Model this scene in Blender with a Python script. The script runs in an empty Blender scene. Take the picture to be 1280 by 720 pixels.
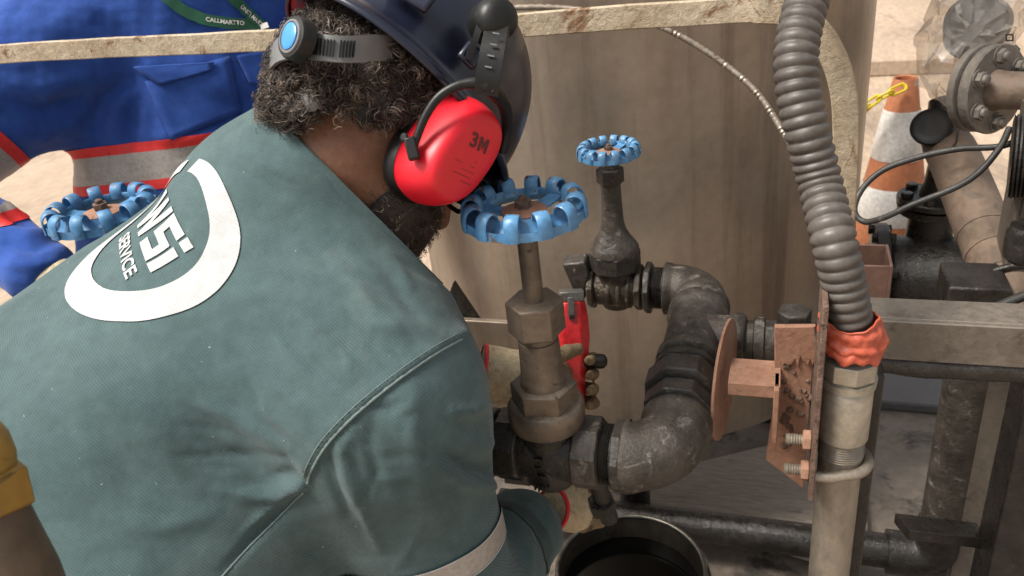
import bpy, bmesh, math, random
import numpy as np
from mathutils import Vector, Matrix
from mathutils.bvhtree import BVHTree

random.seed(7); RNG = np.random.default_rng(11)
sc = bpy.context.scene
col = sc.collection

# ------------------------------------------------------------------ camera
F = 1000.0; CX, CY = 640.0, 360.0            # focal length in pixels of a 1280 wide frame
def nrm(v):
    v = np.array(v, float); return v/np.linalg.norm(v)
_up = -nrm([(882-CX)/F, -(2280-CY)/F, 1])
_fw = np.array([(992-CX)/F, (CY+160)/F, 1]); _fw = nrm(_fw-_up*(_fw@_up))
_rt = np.cross(_fw, _up)
if _rt[0] < 0: _rt = -_rt
ROT = np.array([_rt, _fw, _up])               # world = ROT @ (right, up, forward)
CAM = np.array([0.237, -0.692, 1.38])
def Dr(px, py): return ROT@np.array([(px-CX)/F, (CY-py)/F, 1.0])
def P(px, py, d): return CAM+Dr(px, py)*d     # world point seen at a photo position and a given distance
def onz(px, py, z): d = Dr(px, py); return CAM+d*((z-CAM[2])/d[2])
def ony(px, py, y): d = Dr(px, py); return CAM+d*((y-CAM[1])/d[1])
def W(v): return ROT@np.array(v, float)       # camera frame direction -> world direction
def Cp(v): return CAM+ROT@np.array(v, float)
def to_px(p):
    c = (np.asarray(p)-CAM)@ROT
    return np.stack([CX+F*c[..., 0]/c[..., 2], CY-F*c[..., 1]/c[..., 2], c[..., 2]], -1)

cam_data = bpy.data.cameras.new('camera'); cam = bpy.data.objects.new('camera', cam_data); col.objects.link(cam)
cam_data.lens = F/1280*36; cam_data.sensor_width = 36; cam_data.clip_start = 0.02; cam_data.clip_end = 500
cam_data.dof.use_dof = True; cam_data.dof.focus_distance = .92; cam_data.dof.aperture_fstop = 10.0
r, u, f = ROT[:, 0], ROT[:, 1], ROT[:, 2]
cam.matrix_world = Matrix(((r[0], u[0], -f[0], CAM[0]), (r[1], u[1], -f[1], CAM[1]), (r[2], u[2], -f[2], CAM[2]), (0, 0, 0, 1)))
sc.camera = cam

# ------------------------------------------------------------------ sky, sun, exposure
SUN_EL, SUN_AZ = 58.0, -122.0      # azimuth measured from +Y towards +X
world = bpy.data.worlds.new('World'); sc.world = world; world.use_nodes = True
wn, wl = world.node_tree.nodes, world.node_tree.links
bg = wn['Background']; sky = wn.new('ShaderNodeTexSky'); sky.sky_type = 'NISHITA'; sky.sun_disc = False
sky.sun_elevation = math.radians(SUN_EL); sky.sun_rotation = math.radians(SUN_AZ); sky.dust_density = 4.0; sky.air_density = 1.2
hs = wn.new('ShaderNodeHueSaturation'); hs.inputs['Saturation'].default_value = 0.15
wl.new(sky.outputs[0], hs.inputs['Color']); wl.new(hs.outputs[0], bg.inputs[0]); bg.inputs[1].default_value = 0.09
sun_d = bpy.data.lights.new('sun', 'SUN'); sun_d.energy = 3.1; sun_d.angle = math.radians(20); sun_d.color = (1, .935, .85)
sun = bpy.data.objects.new('sun', sun_d); col.objects.link(sun); sun.location = (-2, -1, 6)
e, a = math.radians(SUN_EL), math.radians(SUN_AZ)
sdir = Vector((math.sin(a)*math.cos(e), math.cos(a)*math.cos(e), math.sin(e)))
sun.rotation_euler = sdir.to_track_quat('Z', 'Y').to_euler()
sc.render.engine = 'CYCLES'
vs = sc.view_settings; vs.view_transform = 'Standard'; vs.look = 'None'; vs.exposure = 0.95; vs.gamma = 1.0; vs.use_curve_mapping = False

# ------------------------------------------------------------------ materials
def mat_base(name):
    m = bpy.data.materials.new(name); m.use_nodes = True
    nt = m.node_tree; b = nt.nodes['Principled BSDF']
    tc = nt.nodes.new('ShaderNodeTexCoord')
    return m, nt, b, tc
def mapping(nt, tc, scale=(1, 1, 1), rot=(0, 0, 0), out='Object'):
    mp = nt.nodes.new('ShaderNodeMapping'); mp.inputs['Scale'].default_value = scale; mp.inputs['Rotation'].default_value = rot
    nt.links.new(tc.outputs[out], mp.inputs[0]); return mp.outputs[0]
def noise(nt, vec, scale, detail=6, rough=.6, dist=0):
    n = nt.nodes.new('ShaderNodeTexNoise'); n.inputs['Scale'].default_value = scale; n.inputs['Detail'].default_value = detail
    n.inputs['Roughness'].default_value = rough; n.inputs['Distortion'].default_value = dist
    nt.links.new(vec, n.inputs['Vector']); return n.outputs['Fac']
def ramp(nt, fac, stops):
    r_ = nt.nodes.new('ShaderNodeValToRGB'); el = r_.color_ramp.elements
    while len(el) < len(stops): el.new(.5)
    for q, (p_, c_) in zip(el, stops):
        q.position = p_; q.color = (c_[0], c_[1], c_[2], 1) if hasattr(c_, '__len__') else (c_, c_, c_, 1)
    nt.links.new(fac, r_.inputs[0]); return r_.outputs[0]
def mixc(nt, fac, a_, b_):
    m_ = nt.nodes.new('ShaderNodeMix'); m_.data_type = 'RGBA'
    for s_, val in ((0, fac), (6, a_), (7, b_)):
        if hasattr(val, 'is_output'): nt.links.new(val, m_.inputs[s_])
        elif hasattr(val, '__len__'): m_.inputs[s_].default_value = (val[0], val[1], val[2], 1)
        else: m_.inputs[s_].default_value = val
    return m_.outputs[2]
def bump(nt, b, h, strength=.3, dist=.002, prev=None):
    bp = nt.nodes.new('ShaderNodeBump'); bp.inputs['Strength'].default_value = strength; bp.inputs['Distance'].default_value = dist
    nt.links.new(h, bp.inputs['Height'])
    if prev is not None: nt.links.new(prev, bp.inputs['Normal'])
    nt.links.new(bp.outputs[0], b.inputs['Normal']); return bp.outputs[0]
def math2(nt, op, a_, b_=None):
    m_ = nt.nodes.new('ShaderNodeMath'); m_.operation = op
    for i_, val in enumerate((a_, b_)):
        if val is None: continue
        if hasattr(val, 'is_output'): nt.links.new(val, m_.inputs[i_])
        else: m_.inputs[i_].default_value = val
    return m_.outputs[0]
def worn(name, c1, c2, c3=None, amt=.55, scale=12, fine=60, rough=(.4, .7), metal=0., bmp=.3, bdist=.002, stretch=(1, 1, 1), soft=.08, spec=.5):
    """two base tones blended by broad noise, a third for spots of rust, scale or lost paint"""
    m, nt, b, tc = mat_base(name)
    v = mapping(nt, tc, stretch)
    n1 = noise(nt, v, scale, 6, .6)
    cc = mixc(nt, ramp(nt, n1, [(.35, 0), (.65, 1)]), c1, c2)
    n2 = noise(nt, v, fine, 9, .68, .3)
    if c3 is not None:
        n3 = noise(nt, v, scale*1.7, 8, .7, .6)
        cc = mixc(nt, ramp(nt, n3, [(amt, 0), (amt+soft, 1)]), cc, c3)
    cc2 = mixc(nt, ramp(nt, n2, [(.3, .62), (.7, 1.0)]), (0, 0, 0), cc)
    nt.links.new(cc2, b.inputs['Base Color'])
    nt.links.new(ramp(nt, n2, [(.3, rough[0]), (.7, rough[1])]), b.inputs['Roughness'])
    b.inputs['Metallic'].default_value = metal; b.inputs['Specular IOR Level'].default_value = spec
    if bmp: bump(nt, b, math2(nt, 'ADD', n2, math2(nt, 'MULTIPLY', n1, .6)), bmp, bdist)
    return m
def plain(name, c, rough=.5, metal=0., bmp=0, bscale=80, spec=.5):
    m, nt, b, tc = mat_base(name)
    v = mapping(nt, tc); n = noise(nt, v, bscale, 6)
    nt.links.new(mixc(nt, ramp(nt, n, [(.3, .8), (.7, 1)]), (0, 0, 0), c), b.inputs['Base Color'])
    b.inputs['Roughness'].default_value = rough; b.inputs['Metallic'].default_value = metal; b.inputs['Specular IOR Level'].default_value = spec
    if bmp: bump(nt, b, n, bmp)
    return m
def cloth(name, c, c2, weave=900, rough=.85, dust=None, wb=.35):
    m, nt, b, tc = mat_base(name)
    v = mapping(nt, tc)
    n1 = noise(nt, v, 9, 7, .62); n2 = noise(nt, v, 60, 6, .7)
    cc = mixc(nt, ramp(nt, n1, [(.35, 0), (.68, 1)]), c, c2)
    cc = mixc(nt, ramp(nt, n2, [(.3, .78), (.65, 1.0)]), (0, 0, 0), cc)
    if dust is not None:
        stn = noise(nt, v, 5.5, 6, .6, .8)
        cc = mixc(nt, ramp(nt, stn, [(.56, 0), (.68, .35)]), cc, (.03, .04, .038))
        stn2 = noise(nt, v, 3.5, 7, .65, .5)
        cc = mixc(nt, ramp(nt, stn2, [(.54, 0), (.72, .22)]), cc, (.30, .31, .28))
        sp = noise(nt, v, 170, 3, .5)
        cc = mixc(nt, ramp(nt, sp, [(.755, 0), (.78, .8)]), cc, dust)
    wv = nt.nodes.new('ShaderNodeTexWave'); wv.inputs['Scale'].default_value = weave/6.2832; wv.inputs['Distortion'].default_value = .5
    wv.inputs['Detail'].default_value = 2; wv.inputs['Detail Scale'].default_value = 3.0
    wv.bands_direction = 'DIAGONAL'
    nt.links.new(v, wv.inputs[0])
    cc = mixc(nt, ramp(nt, wv.outputs['Fac'], [(.0, .82), (1, 1.0)]), (0, 0, 0), cc)
    nt.links.new(cc, b.inputs['Base Color'])
    b.inputs['Roughness'].default_value = rough; b.inputs['Sheen Weight'].default_value = .12; b.inputs['Sheen Roughness'].default_value = .5
    b.inputs['Specular IOR Level'].default_value = .08
    n3 = noise(nt, v, 260, 4, .6)
    p0 = bump(nt, b, wv.outputs['Fac'], wb, .0006)
    bump(nt, b, math2(nt, 'ADD', math2(nt, 'MULTIPLY', n2, .7), math2(nt, 'MULTIPLY', n3, .25)), .35, .0022, p0)
    return m

M = {}
M['concrete'] = worn('tan_concrete', (.38, .285, .20), (.46, .35, .255), (.25, .185, .135), .52, 1.3, 30, (.7, .95), 0, .4, .004, (1.2, .35, 1), .12)
M['dirty'] = worn('oily_ground', (.18, .143, .112), (.34, .28, .225), (.06, .05, .042), .54, 3.2, 34, (.6, .92), 0, .7, .006, (1, 1, 1), .10)
M['slab'] = worn('grey_slab', (.105, .098, .098), (.14, .13, .13), (.24, .21, .19), .66, 5, 60, (.35, .6), 0, .3, .002)
M['plank'] = worn('worn_plank', (.42, .35, .28), (.52, .44, .36), (.20, .165, .13), .58, 5, 40, (.6, .9), 0, .8, .005, (.5, 3.0, 1))
M['tank'] = None
M['black_iron'] = worn('oily_black_iron', (.017, .0148, .0125), (.042, .036, .031), (.17, .145, .12), .62, 26, 75, (.16, .5), .2, .75, .003, (1, 1, 1), .10, .55)
M['dark_iron'] = worn('dark_grey_iron', (.030, .0265, .023), (.068, .059, .051), (.27, .24, .205), .60, 30, 80, (.22, .55), .2, .75, .003, (1, 1, 1), .10, .5)
M['dusty_iron'] = worn('dusty_iron', (.040, .034, .028), (.095, .080, .066), (.30, .27, .235), .575, 22, 85, (.22, .6), .2, .8, .0035, (1, 1, 1), .17, .4)
M['bronze'] = worn('brown_bronze', (.145, .115, .088), (.215, .168, .125), (.062, .048, .037), .575, 24, 110, (.38, .6), .45, .4, .0015)
M['oily_brass'] = worn('oily_brass', (.04, .034, .026), (.10, .082, .06), (.42, .36, .27), .60, 40, 90, (.16, .5), .4, .9, .004, (1, 1, 1), .08)
M['blue_paint'] = worn('blue_enamel', (.07, .215, .42), (.115, .30, .52), (.17, .10, .065), .605, 40, 130, (.28, .5), 0, .35, .001, (1, 1, 1), .03)
M['blue_paint_old'] = worn('faded_blue_enamel', (.045, .16, .34), (.08, .24, .45), (.10, .085, .075), .60, 45, 140, (.4, .6), 0, .5, .0015, (1, 1, 1), .05)
M['rust'] = worn('rusty_steel', (.30, .155, .10), (.37, .21, .14), (.16, .085, .055), .585, 22, 120, (.6, .85), .1, .55, .002, (1, 1, 1), .10, .3)
M['rust_dark'] = worn('flaking_rust', (.15, .09, .065), (.24, .16, .12), (.07, .045, .035), .53, 40, 90, (.6, .9), .1, 1.0, .005, (1, 1, 1), .10, .3)
M['brown_paint'] = worn('brown_painted_steel', (.14, .075, .055), (.17, .095, .07), (.09, .055, .045), .62, 9, 80, (.4, .6), 0, .3, .0015)
M['rail'] = worn('chipped_cream_paint', (.62, .54, .40), (.50, .42, .30), (.30, .15, .06), .60, 14, 90, (.45, .7), 0, .6, .0025, (1, 1, 1), .06)
M['rail2'] = worn('weathered_rail_paint', (.56, .47, .34), (.36, .27, .17), (.20, .095, .04), .56, 10, 120, (.45, .7), 0, .8, .003, (1, 1, 1), .07)
M['galv'] = worn('galvanised_pipe', (.40, .35, .28), (.31, .265, .21), (.20, .16, .12), .60, 16, 110, (.34, .55), .55, .35, .0015, (1, 1, .45), .12)
M['galv2'] = worn('bright_coupling', (.50, .46, .38), (.44, .40, .33), (.60, .58, .54), .64, 20, 110, (.28, .5), .6, .3, .001)
M['hose'] = worn('grey_ribbed_plastic', (.080, .069, .060), (.125, .108, .095), (.19, .168, .148), .64, 14, 100, (.36, .6), 0, .25, .001, (1, 1, 1), .15, .45)
M['orange'] = worn('orange_sealant', (.50, .085, .04), (.60, .13, .07), (.38, .06, .03), .62, 60, 120, (.35, .6), 0, .5, .002)
M['beam'] = worn('grey_brown_beam', (.135, .112, .090), (.175, .148, .12), (.08, .064, .05), .58, 14, 110, (.45, .7), .2, .4, .002, (1, 1, 1), .12)
M['oil'] = plain('black_oil', (.002, .002, .002), .10, 0, 0, 80, .25)
M['bucket'] = worn('oily_bucket', (.075, .06, .045), (.14, .115, .085), (.035, .028, .022), .55, 8, 70, (.28, .5), .5, .3, .0015, (1, 1, .5))
M['rim_steel'] = worn('steel_rim', (.16, .145, .125), (.24, .22, .19), (.06, .05, .04), .6, 20, 80, (.25, .45), .8, .3, .001)
M['cone_orange'] = worn('faded_orange_plastic', (.50, .17, .075), (.58, .22, .10), (.40, .13, .06), .6, 9, 70, (.5, .7), 0, .2, .001)
M['cone_white'] = worn('white_sleeve', (.70, .67, .63), (.78, .76, .72), (.52, .47, .42), .64, 10, 80, (.4, .6), 0, .2, .001)
M['yellow'] = plain('yellow_plastic', (.80, .62, .02), .45)
M['yellow_brass'] = worn('yellow_brass', (.34, .19, .035), (.42, .26, .06), (.12, .075, .03), .60, 18, 70, (.38, .6), .45, .3, .001)
M['brown_pipe'] = worn('brown_varnished_pipe', (.10, .065, .04), (.15, .105, .065), (.05, .035, .022), .6, 12, 70, (.4, .6), .2, .3, .002)
M['diag'] = worn('brown_grey_pipe', (.16, .115, .085), (.22, .155, .11), (.10, .08, .065), .55, 8, 70, (.5, .75), .1, .4, .002, (1, 1, 1), .16)
M['flange'] = worn('grey_flange', (.19, .165, .14), (.25, .22, .19), (.42, .37, .31), .64, 18, 80, (.45, .7), .3, .6, .003)
M['red_shell'] = None
M['black_plastic'] = plain('black_plastic', (.010, .0098, .0095), .42, 0, .1, 300, .35)
M['black_matte'] = plain('black_foam', (.008, .008, .008), .8)
M['grey_plastic'] = plain('grey_plastic', (.16, .16, .155), .38)
M['blue_button'] = plain('blue_button', (.05, .26, .68), .3)
M['navy'] = plain('navy_helmet_shell', (.0095, .012, .028), .28, 0, .05, 200, .55)
M['skin'] = worn('brown_skin', (.23, .105, .058), (.29, .14, .08), (.19, .085, .045), .6, 25, 160, (.42, .58), 0, .3, .0012)
M['shirt'] = cloth('grey_green_twill', (.070, .113, .117), (.088, .136, .138), 980, .9, (.5, .55, .52))
M['blue_cloth'] = cloth('royal_blue_cotton', (.026, .070, .29), (.038, .098, .37), 900, .88, None, .3)
M['trouser'] = cloth('dark_blue_denim', (.018, .032, .12), (.028, .045, .16), 900, .9, None, .3)
M['print'] = cloth('white_print', (.47, .48, .475), (.55, .555, .55), 980, .75)
M['silver'] = worn('reflective_tape', (.40, .365, .325), (.46, .42, .38), (.33, .30, .265), .62, 40, 200, (.4, .55), .15, .3, .0008)
M['red_tape'] = plain('red_tape', (.72, .028, .025), .6, 0, .2)
M['leather'] = worn('cream_leather', (.50, .40, .25), (.58, .48, .32), (.20, .14, .08), .57, 30, 130, (.6, .8), 0, .8, .003, (1, 1, 1), .14, .3)
M['leather_dirty'] = worn('soiled_leather', (.20, .14, .075), (.30, .22, .13), (.07, .05, .03), .56, 30, 130, (.6, .8), 0, .8, .003, (1, 1, 1), .14, .3)
M['red_trim'] = plain('red_binding', (.62, .02, .035), .6, 0, .3)
M['wrench_red'] = worn('red_enamel', (.62, .018, .025), (.70, .03, .035), (.35, .015, .018), .64, 30, 120, (.28, .45), 0, .25, .001)
M['steel'] = worn('dull_steel', (.13, .125, .115), (.19, .18, .165), (.07, .065, .06), .6, 40, 120, (.35, .55), .6, .5, .0015)
M['green'] = plain('green_ribbon', (.012, .10, .05), .55, 0, .2)
M['green_brass'] = worn('verdigris', (.12, .16, .09), (.20, .24, .15), (.10, .08, .05), .55, 60, 120, (.4, .7), .3, .7, .003)
M['cable'] = worn('black_cable', (.025, .023, .021), (.05, .046, .042), (.16, .12, .09), .64, 18, 90, (.4, .65), 0, .4, .002)
M['braid'] = worn('braided_steel', (.30, .25, .20), (.40, .345, .28), (.16, .12, .09), .58, 30, 90, (.35, .6), .5, .5, .001)
M['white'] = plain('white_plate', (.78, .76, .72), .5)
M['hair'] = None

def tank_mat():
    m, nt, b, tc = mat_base('brown_tank_paint')
    v = mapping(nt, tc, (1, 1, .16)); v2 = mapping(nt, tc)
    n1 = noise(nt, v, 9, 7, .65); n2 = noise(nt, v2, 55, 6, .6); n3 = noise(nt, v2, 3.2, 5, .6, .4)
    cc = mixc(nt, ramp(nt, n1, [(.3, 0), (.7, 1)]), (.235, .187, .143), (.315, .258, .203))
    cc = mixc(nt, ramp(nt, n3, [(.42, 0), (.62, .75)]), cc, (.37, .305, .24))
    st = noise(nt, mapping(nt, tc, (1, 1, .05)), 26, 5, .6)
    cc = mixc(nt, ramp(nt, st, [(.50, 0), (.68, .6)]), cc, (.135, .10, .075))
    cc = mixc(nt, ramp(nt, n2, [(.3, .85), (.7, 1)]), (0, 0, 0), cc)
    nt.links.new(cc, b.inputs['Base Color']); b.inputs['Metallic'].default_value = .5
    nt.links.new(ramp(nt, n1, [(.3, .30), (.7, .5)]), b.inputs['Roughness'])
    bump(nt, b, n2, .14, .002); return m
M['tank'] = tank_mat()
def red_mat():
    m, nt, b, tc = mat_base('red_ear_cup_plastic')
    v = mapping(nt, tc); n = noise(nt, v, 30, 6, .6)
    nt.links.new(mixc(nt, ramp(nt, n, [(.35, 0), (.7, 1)]), (.60, .006, .018), (.66, .012, .026)), b.inputs['Base Color'])
    b.inputs['Roughness'].default_value = .42; b.inputs['Subsurface Weight'].default_value = .05; b.inputs['Subsurface Radius'].default_value = (.01, .002, .002)
    bump(nt, b, noise(nt, v, 500, 3), .08, .0006); return m
M['red_shell'] = red_mat()
def bag_mat():
    m, nt, b, tc = mat_base('clear_plastic_film')
    b.inputs['Base Color'].default_value = (.75, .70, .64, 1); b.inputs['Roughness'].default_value = .16
    tr = nt.nodes.new('ShaderNodeBsdfTransparent'); tr.inputs[0].default_value = (.93, .90, .86, 1)
    mx = nt.nodes.new('ShaderNodeMixShader')
    n = noise(nt, mapping(nt, tc), 12, 3, .5, .6)
    nt.links.new(ramp(nt, n, [(.3, .14), (.75, .42)]), mx.inputs[0])
    nt.links.new(tr.outputs[0], mx.inputs[1]); nt.links.new(b.outputs[0], mx.inputs[2])
    nt.links.new(mx.outputs[0], nt.nodes['Material Output'].inputs[0])
    bump(nt, b, n, .25, .006); return m
M['bag'] = bag_mat()
def hair_mat(name, c1, c2):
    m, nt, b, tc = mat_base(name)
    at = nt.nodes.new('ShaderNodeAttribute'); at.attribute_name = 'tone'
    nt.links.new(ramp(nt, at.outputs['Fac'], [(0, c1), (.45, c1), (.80, c2), (1, (.52, .45, .38))]), b.inputs['Base Color'])
    b.inputs['Roughness'].default_value = .52; b.inputs['Specular IOR Level'].default_value = .3; return m
M['hair'] = hair_mat('dark_curly_hair', (.032, .024, .0195), (.20, .155, .125))

# ------------------------------------------------------------------ mesh building
ORIG = {}
class MB:
    def __init__(s): s.v = []; s.f = []
    def add(s, vs_, fs_):
        o = len(s.v); s.v += [tuple(map(float, q)) for q in vs_]; s.f += [tuple(o+i for i in q) for q in fs_]; return s
    def box(s, c, size, ax=None):
        ax = np.eye(3) if ax is None else np.array([nrm(q) for q in ax])
        h = np.array(size)/2; c = np.array(c, float)
        vs_ = [c+ax[0]*h[0]*i+ax[1]*h[1]*j+ax[2]*h[2]*k for i in (-1, 1) for j in (-1, 1) for k in (-1, 1)]
        return s.add(vs_, [(0, 1, 3, 2), (4, 6, 7, 5), (0, 4, 5, 1), (2, 3, 7, 6), (0, 2, 6, 4), (1, 5, 7, 3)])
    def tube(s, pts, rad, n=20, caps=True, ell=None, phase=0.0):
        pts = np.array(pts, float); k = len(pts)
        rad = np.full(k, rad) if np.isscalar(rad) else np.array(rad, float)
        tan = np.gradient(pts, axis=0); tan /= np.linalg.norm(tan, axis=1)[:, None]
        ref = np.array([0, 0, 1.0]) if abs(tan[0][2]) < .9 else np.array([1.0, 0, 0])
        a_ = nrm(np.cross(tan[0], ref)); vs_ = []
        for i in range(k):
            a_ = a_-tan[i]*(a_@tan[i]); a_ = nrm(a_); b_ = np.cross(tan[i], a_)
            for j in range(n):
                t = 2*math.pi*j/n+phase
                vs_.append(pts[i]+rad[i]*(a_*math.cos(t)*(ell[0] if ell else 1)+b_*math.sin(t)*(ell[1] if ell else 1)))
        fs_ = [(i*n+j, i*n+(j+1) % n, (i+1)*n+(j+1) % n, (i+1)*n+j) for i in range(k-1) for j in range(n)]
        if caps: fs_ += [tuple(range(n-1, -1, -1)), tuple((k-1)*n+j for j in range(n))]
        return s.add(vs_, fs_)
    def lathe(s, o, axis, prof, n=32, ref=None, phase=0.0, caps=True, sx=1.0):
        o = np.array(o, float); ax = nrm(axis)
        if ref is None: ref = [0, 0, 1.0] if abs(ax[2]) < .9 else [1.0, 0, 0]
        a_ = np.array(ref, float); a_ = nrm(a_-ax*(a_@ax)); b_ = np.cross(ax, a_); vs_ = []
        for t, r_ in prof:
            for j in range(n):
                q = 2*math.pi*j/n+phase; vs_.append(o+ax*t+r_*(a_*math.cos(q)*sx+b_*math.sin(q)))
        k = len(prof)
        fs_ = [(i*n+j, i*n+(j+1) % n, (i+1)*n+(j+1) % n, (i+1)*n+j) for i in range(k-1) for j in range(n)]
        if caps: fs_ += [tuple(range(n-1, -1, -1)), tuple((k-1)*n+j for j in range(n))]
        return s.add(vs_, fs_)
    def hexa(s, o, axis, h, r_, ref=None, phase=0.0, n=6, ch=.08):
        c = r_*ch
        return s.lathe(o, axis, [(0, r_-c), (c*.6, r_), (h-c*.6, r_), (h, r_-c)], n, ref, phase)
    def prism(s, poly, thick_vec):
        poly = [np.array(q, float) for q in poly]; t = np.array(thick_vec, float); n = len(poly)
        vs_ = poly+[q+t for q in poly]
        fs_ = [tuple(range(n-1, -1, -1)), tuple(range(n, 2*n))]+[(i, (i+1) % n, n+(i+1) % n, n+i) for i in range(n)]
        return s.add(vs_, fs_)
    def build(s, name, mat, parent=None, smooth=True, bevel=0, sharp=38, sub=0):
        o = mesh_obj(name, np.array(s.v), s.f, mat, parent, smooth, sharp)
        if bevel:
            b = o.modifiers.new('bevel', 'BEVEL'); b.width = bevel; b.segments = 2; b.limit_method = 'ANGLE'; b.angle_limit = math.radians(35)
        return o
def origin_of(o):
    p_ = np.zeros(3)
    while o is not None: p_ = p_+ORIG.get(o.name, np.zeros(3)); o = o.parent
    return p_
def mesh_obj(name, verts, faces, mat, parent=None, smooth=True, sharp=None):
    off = origin_of(parent) if parent is not None else np.zeros(3)
    verts = np.asarray(verts, float)-off
    me = bpy.data.meshes.new(name)
    if isinstance(faces, np.ndarray):
        me.vertices.add(len(verts)); me.vertices.foreach_set('co', verts.astype(np.float32).ravel())
        nf, k = faces.shape
        me.loops.add(nf*k); me.loops.foreach_set('vertex_index', faces.astype(np.int32).ravel())
        me.polygons.add(nf); me.polygons.foreach_set('loop_start', np.arange(0, nf*k, k, dtype=np.int32))
        me.update(calc_edges=True); me.validate()
    else:
        me.from_pydata([tuple(q) for q in verts], [], faces)
        bm = bmesh.new(); bm.from_mesh(me); bmesh.ops.recalc_face_normals(bm, faces=bm.faces); bm.to_mesh(me); bm.free()
    if smooth:
        me.shade_smooth()
        if sharp: me.set_sharp_from_angle(angle=math.radians(sharp))
    me.materials.append(mat)
    o = bpy.data.objects.new(name, me); col.objects.link(o)
    if parent is not None: o.parent = parent
    return o
def tag(o, label=None, cat=None, group=None, kind=None):
    if label: o['label'] = label
    if cat: o['category'] = cat
    if group: o['group'] = group
    if kind: o['kind'] = kind
    return o
def thing(name, label, cat, base, group=None):
    o = bpy.data.objects.new(name, None); col.objects.link(o); o.location = tuple(base); o.empty_display_size = .05
    ORIG[o.name] = np.array(base, float)
    return tag(o, label, cat, group)
def spline(pts, n=40):
    """Catmull-Rom through points"""
    p_ = np.array(pts, float); p_ = np.vstack([2*p_[0]-p_[1], p_, 2*p_[-1]-p_[-2]]); out = []
    m = len(p_)-3
    for t in np.linspace(0, m-1e-6, n):
        i = int(t); q = t-i; a_, b_, c_, d_ = p_[i:i+4]
        out.append(.5*((2*b_)+(-a_+c_)*q+(2*a_-5*b_+4*c_-d_)*q*q+(-a_+3*b_-3*c_+d_)*q**3))
    return np.array(out)

# ---- implicit surfaces for bodies and clothing
def smin(a_, b_, k):
    h = np.clip(.5+.5*(b_-a_)/k, 0, 1); return b_*(1-h)+a_*h-k*h*(1-h)
def rcone(p_, a_, b_, ra, rb):
    a_ = np.asarray(a_, np.float32); b_ = np.asarray(b_, np.float32); ba = b_-a_
    t = np.clip(((p_-a_)@ba)/(ba@ba), 0, 1); t2 = t
    return np.linalg.norm(p_-a_-t[:, None]*ba, axis=1)-(ra+(rb-ra)*t2)
def ellip(p_, c, ax, rad):
    q = (p_-np.asarray(c, np.float32))@np.asarray(ax, np.float32).T
    rad = np.asarray(rad, np.float32)
    k0 = np.linalg.norm(q/rad, axis=1); k1 = np.linalg.norm(q/(rad*rad), axis=1)+1e-9
    return k0*(k0-1)/k1
def sweep(p_, a_, b_, ax_w, ax_d, ts, ws, ds):
    """elliptic section swept from a to b; half widths ws, half depths ds at ts"""
    a_ = np.asarray(a_, np.float32); b_ = np.asarray(b_, np.float32); L = np.linalg.norm(b_-a_); s_ = (b_-a_)/L
    d = p_-a_; t = (d@s_)/L; tc_ = np.clip(t, 0, 1)
    w = np.interp(tc_, ts, ws); h = np.interp(tc_, ts, ds)
    x = d@np.asarray(ax_w, np.float32); y = d@np.asarray(ax_d, np.float32); z = (t-tc_)*L
    m = np.minimum(w, h)
    return (np.sqrt((x/w)**2+(y/h)**2+(z/m)**2)-1)*m
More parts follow.
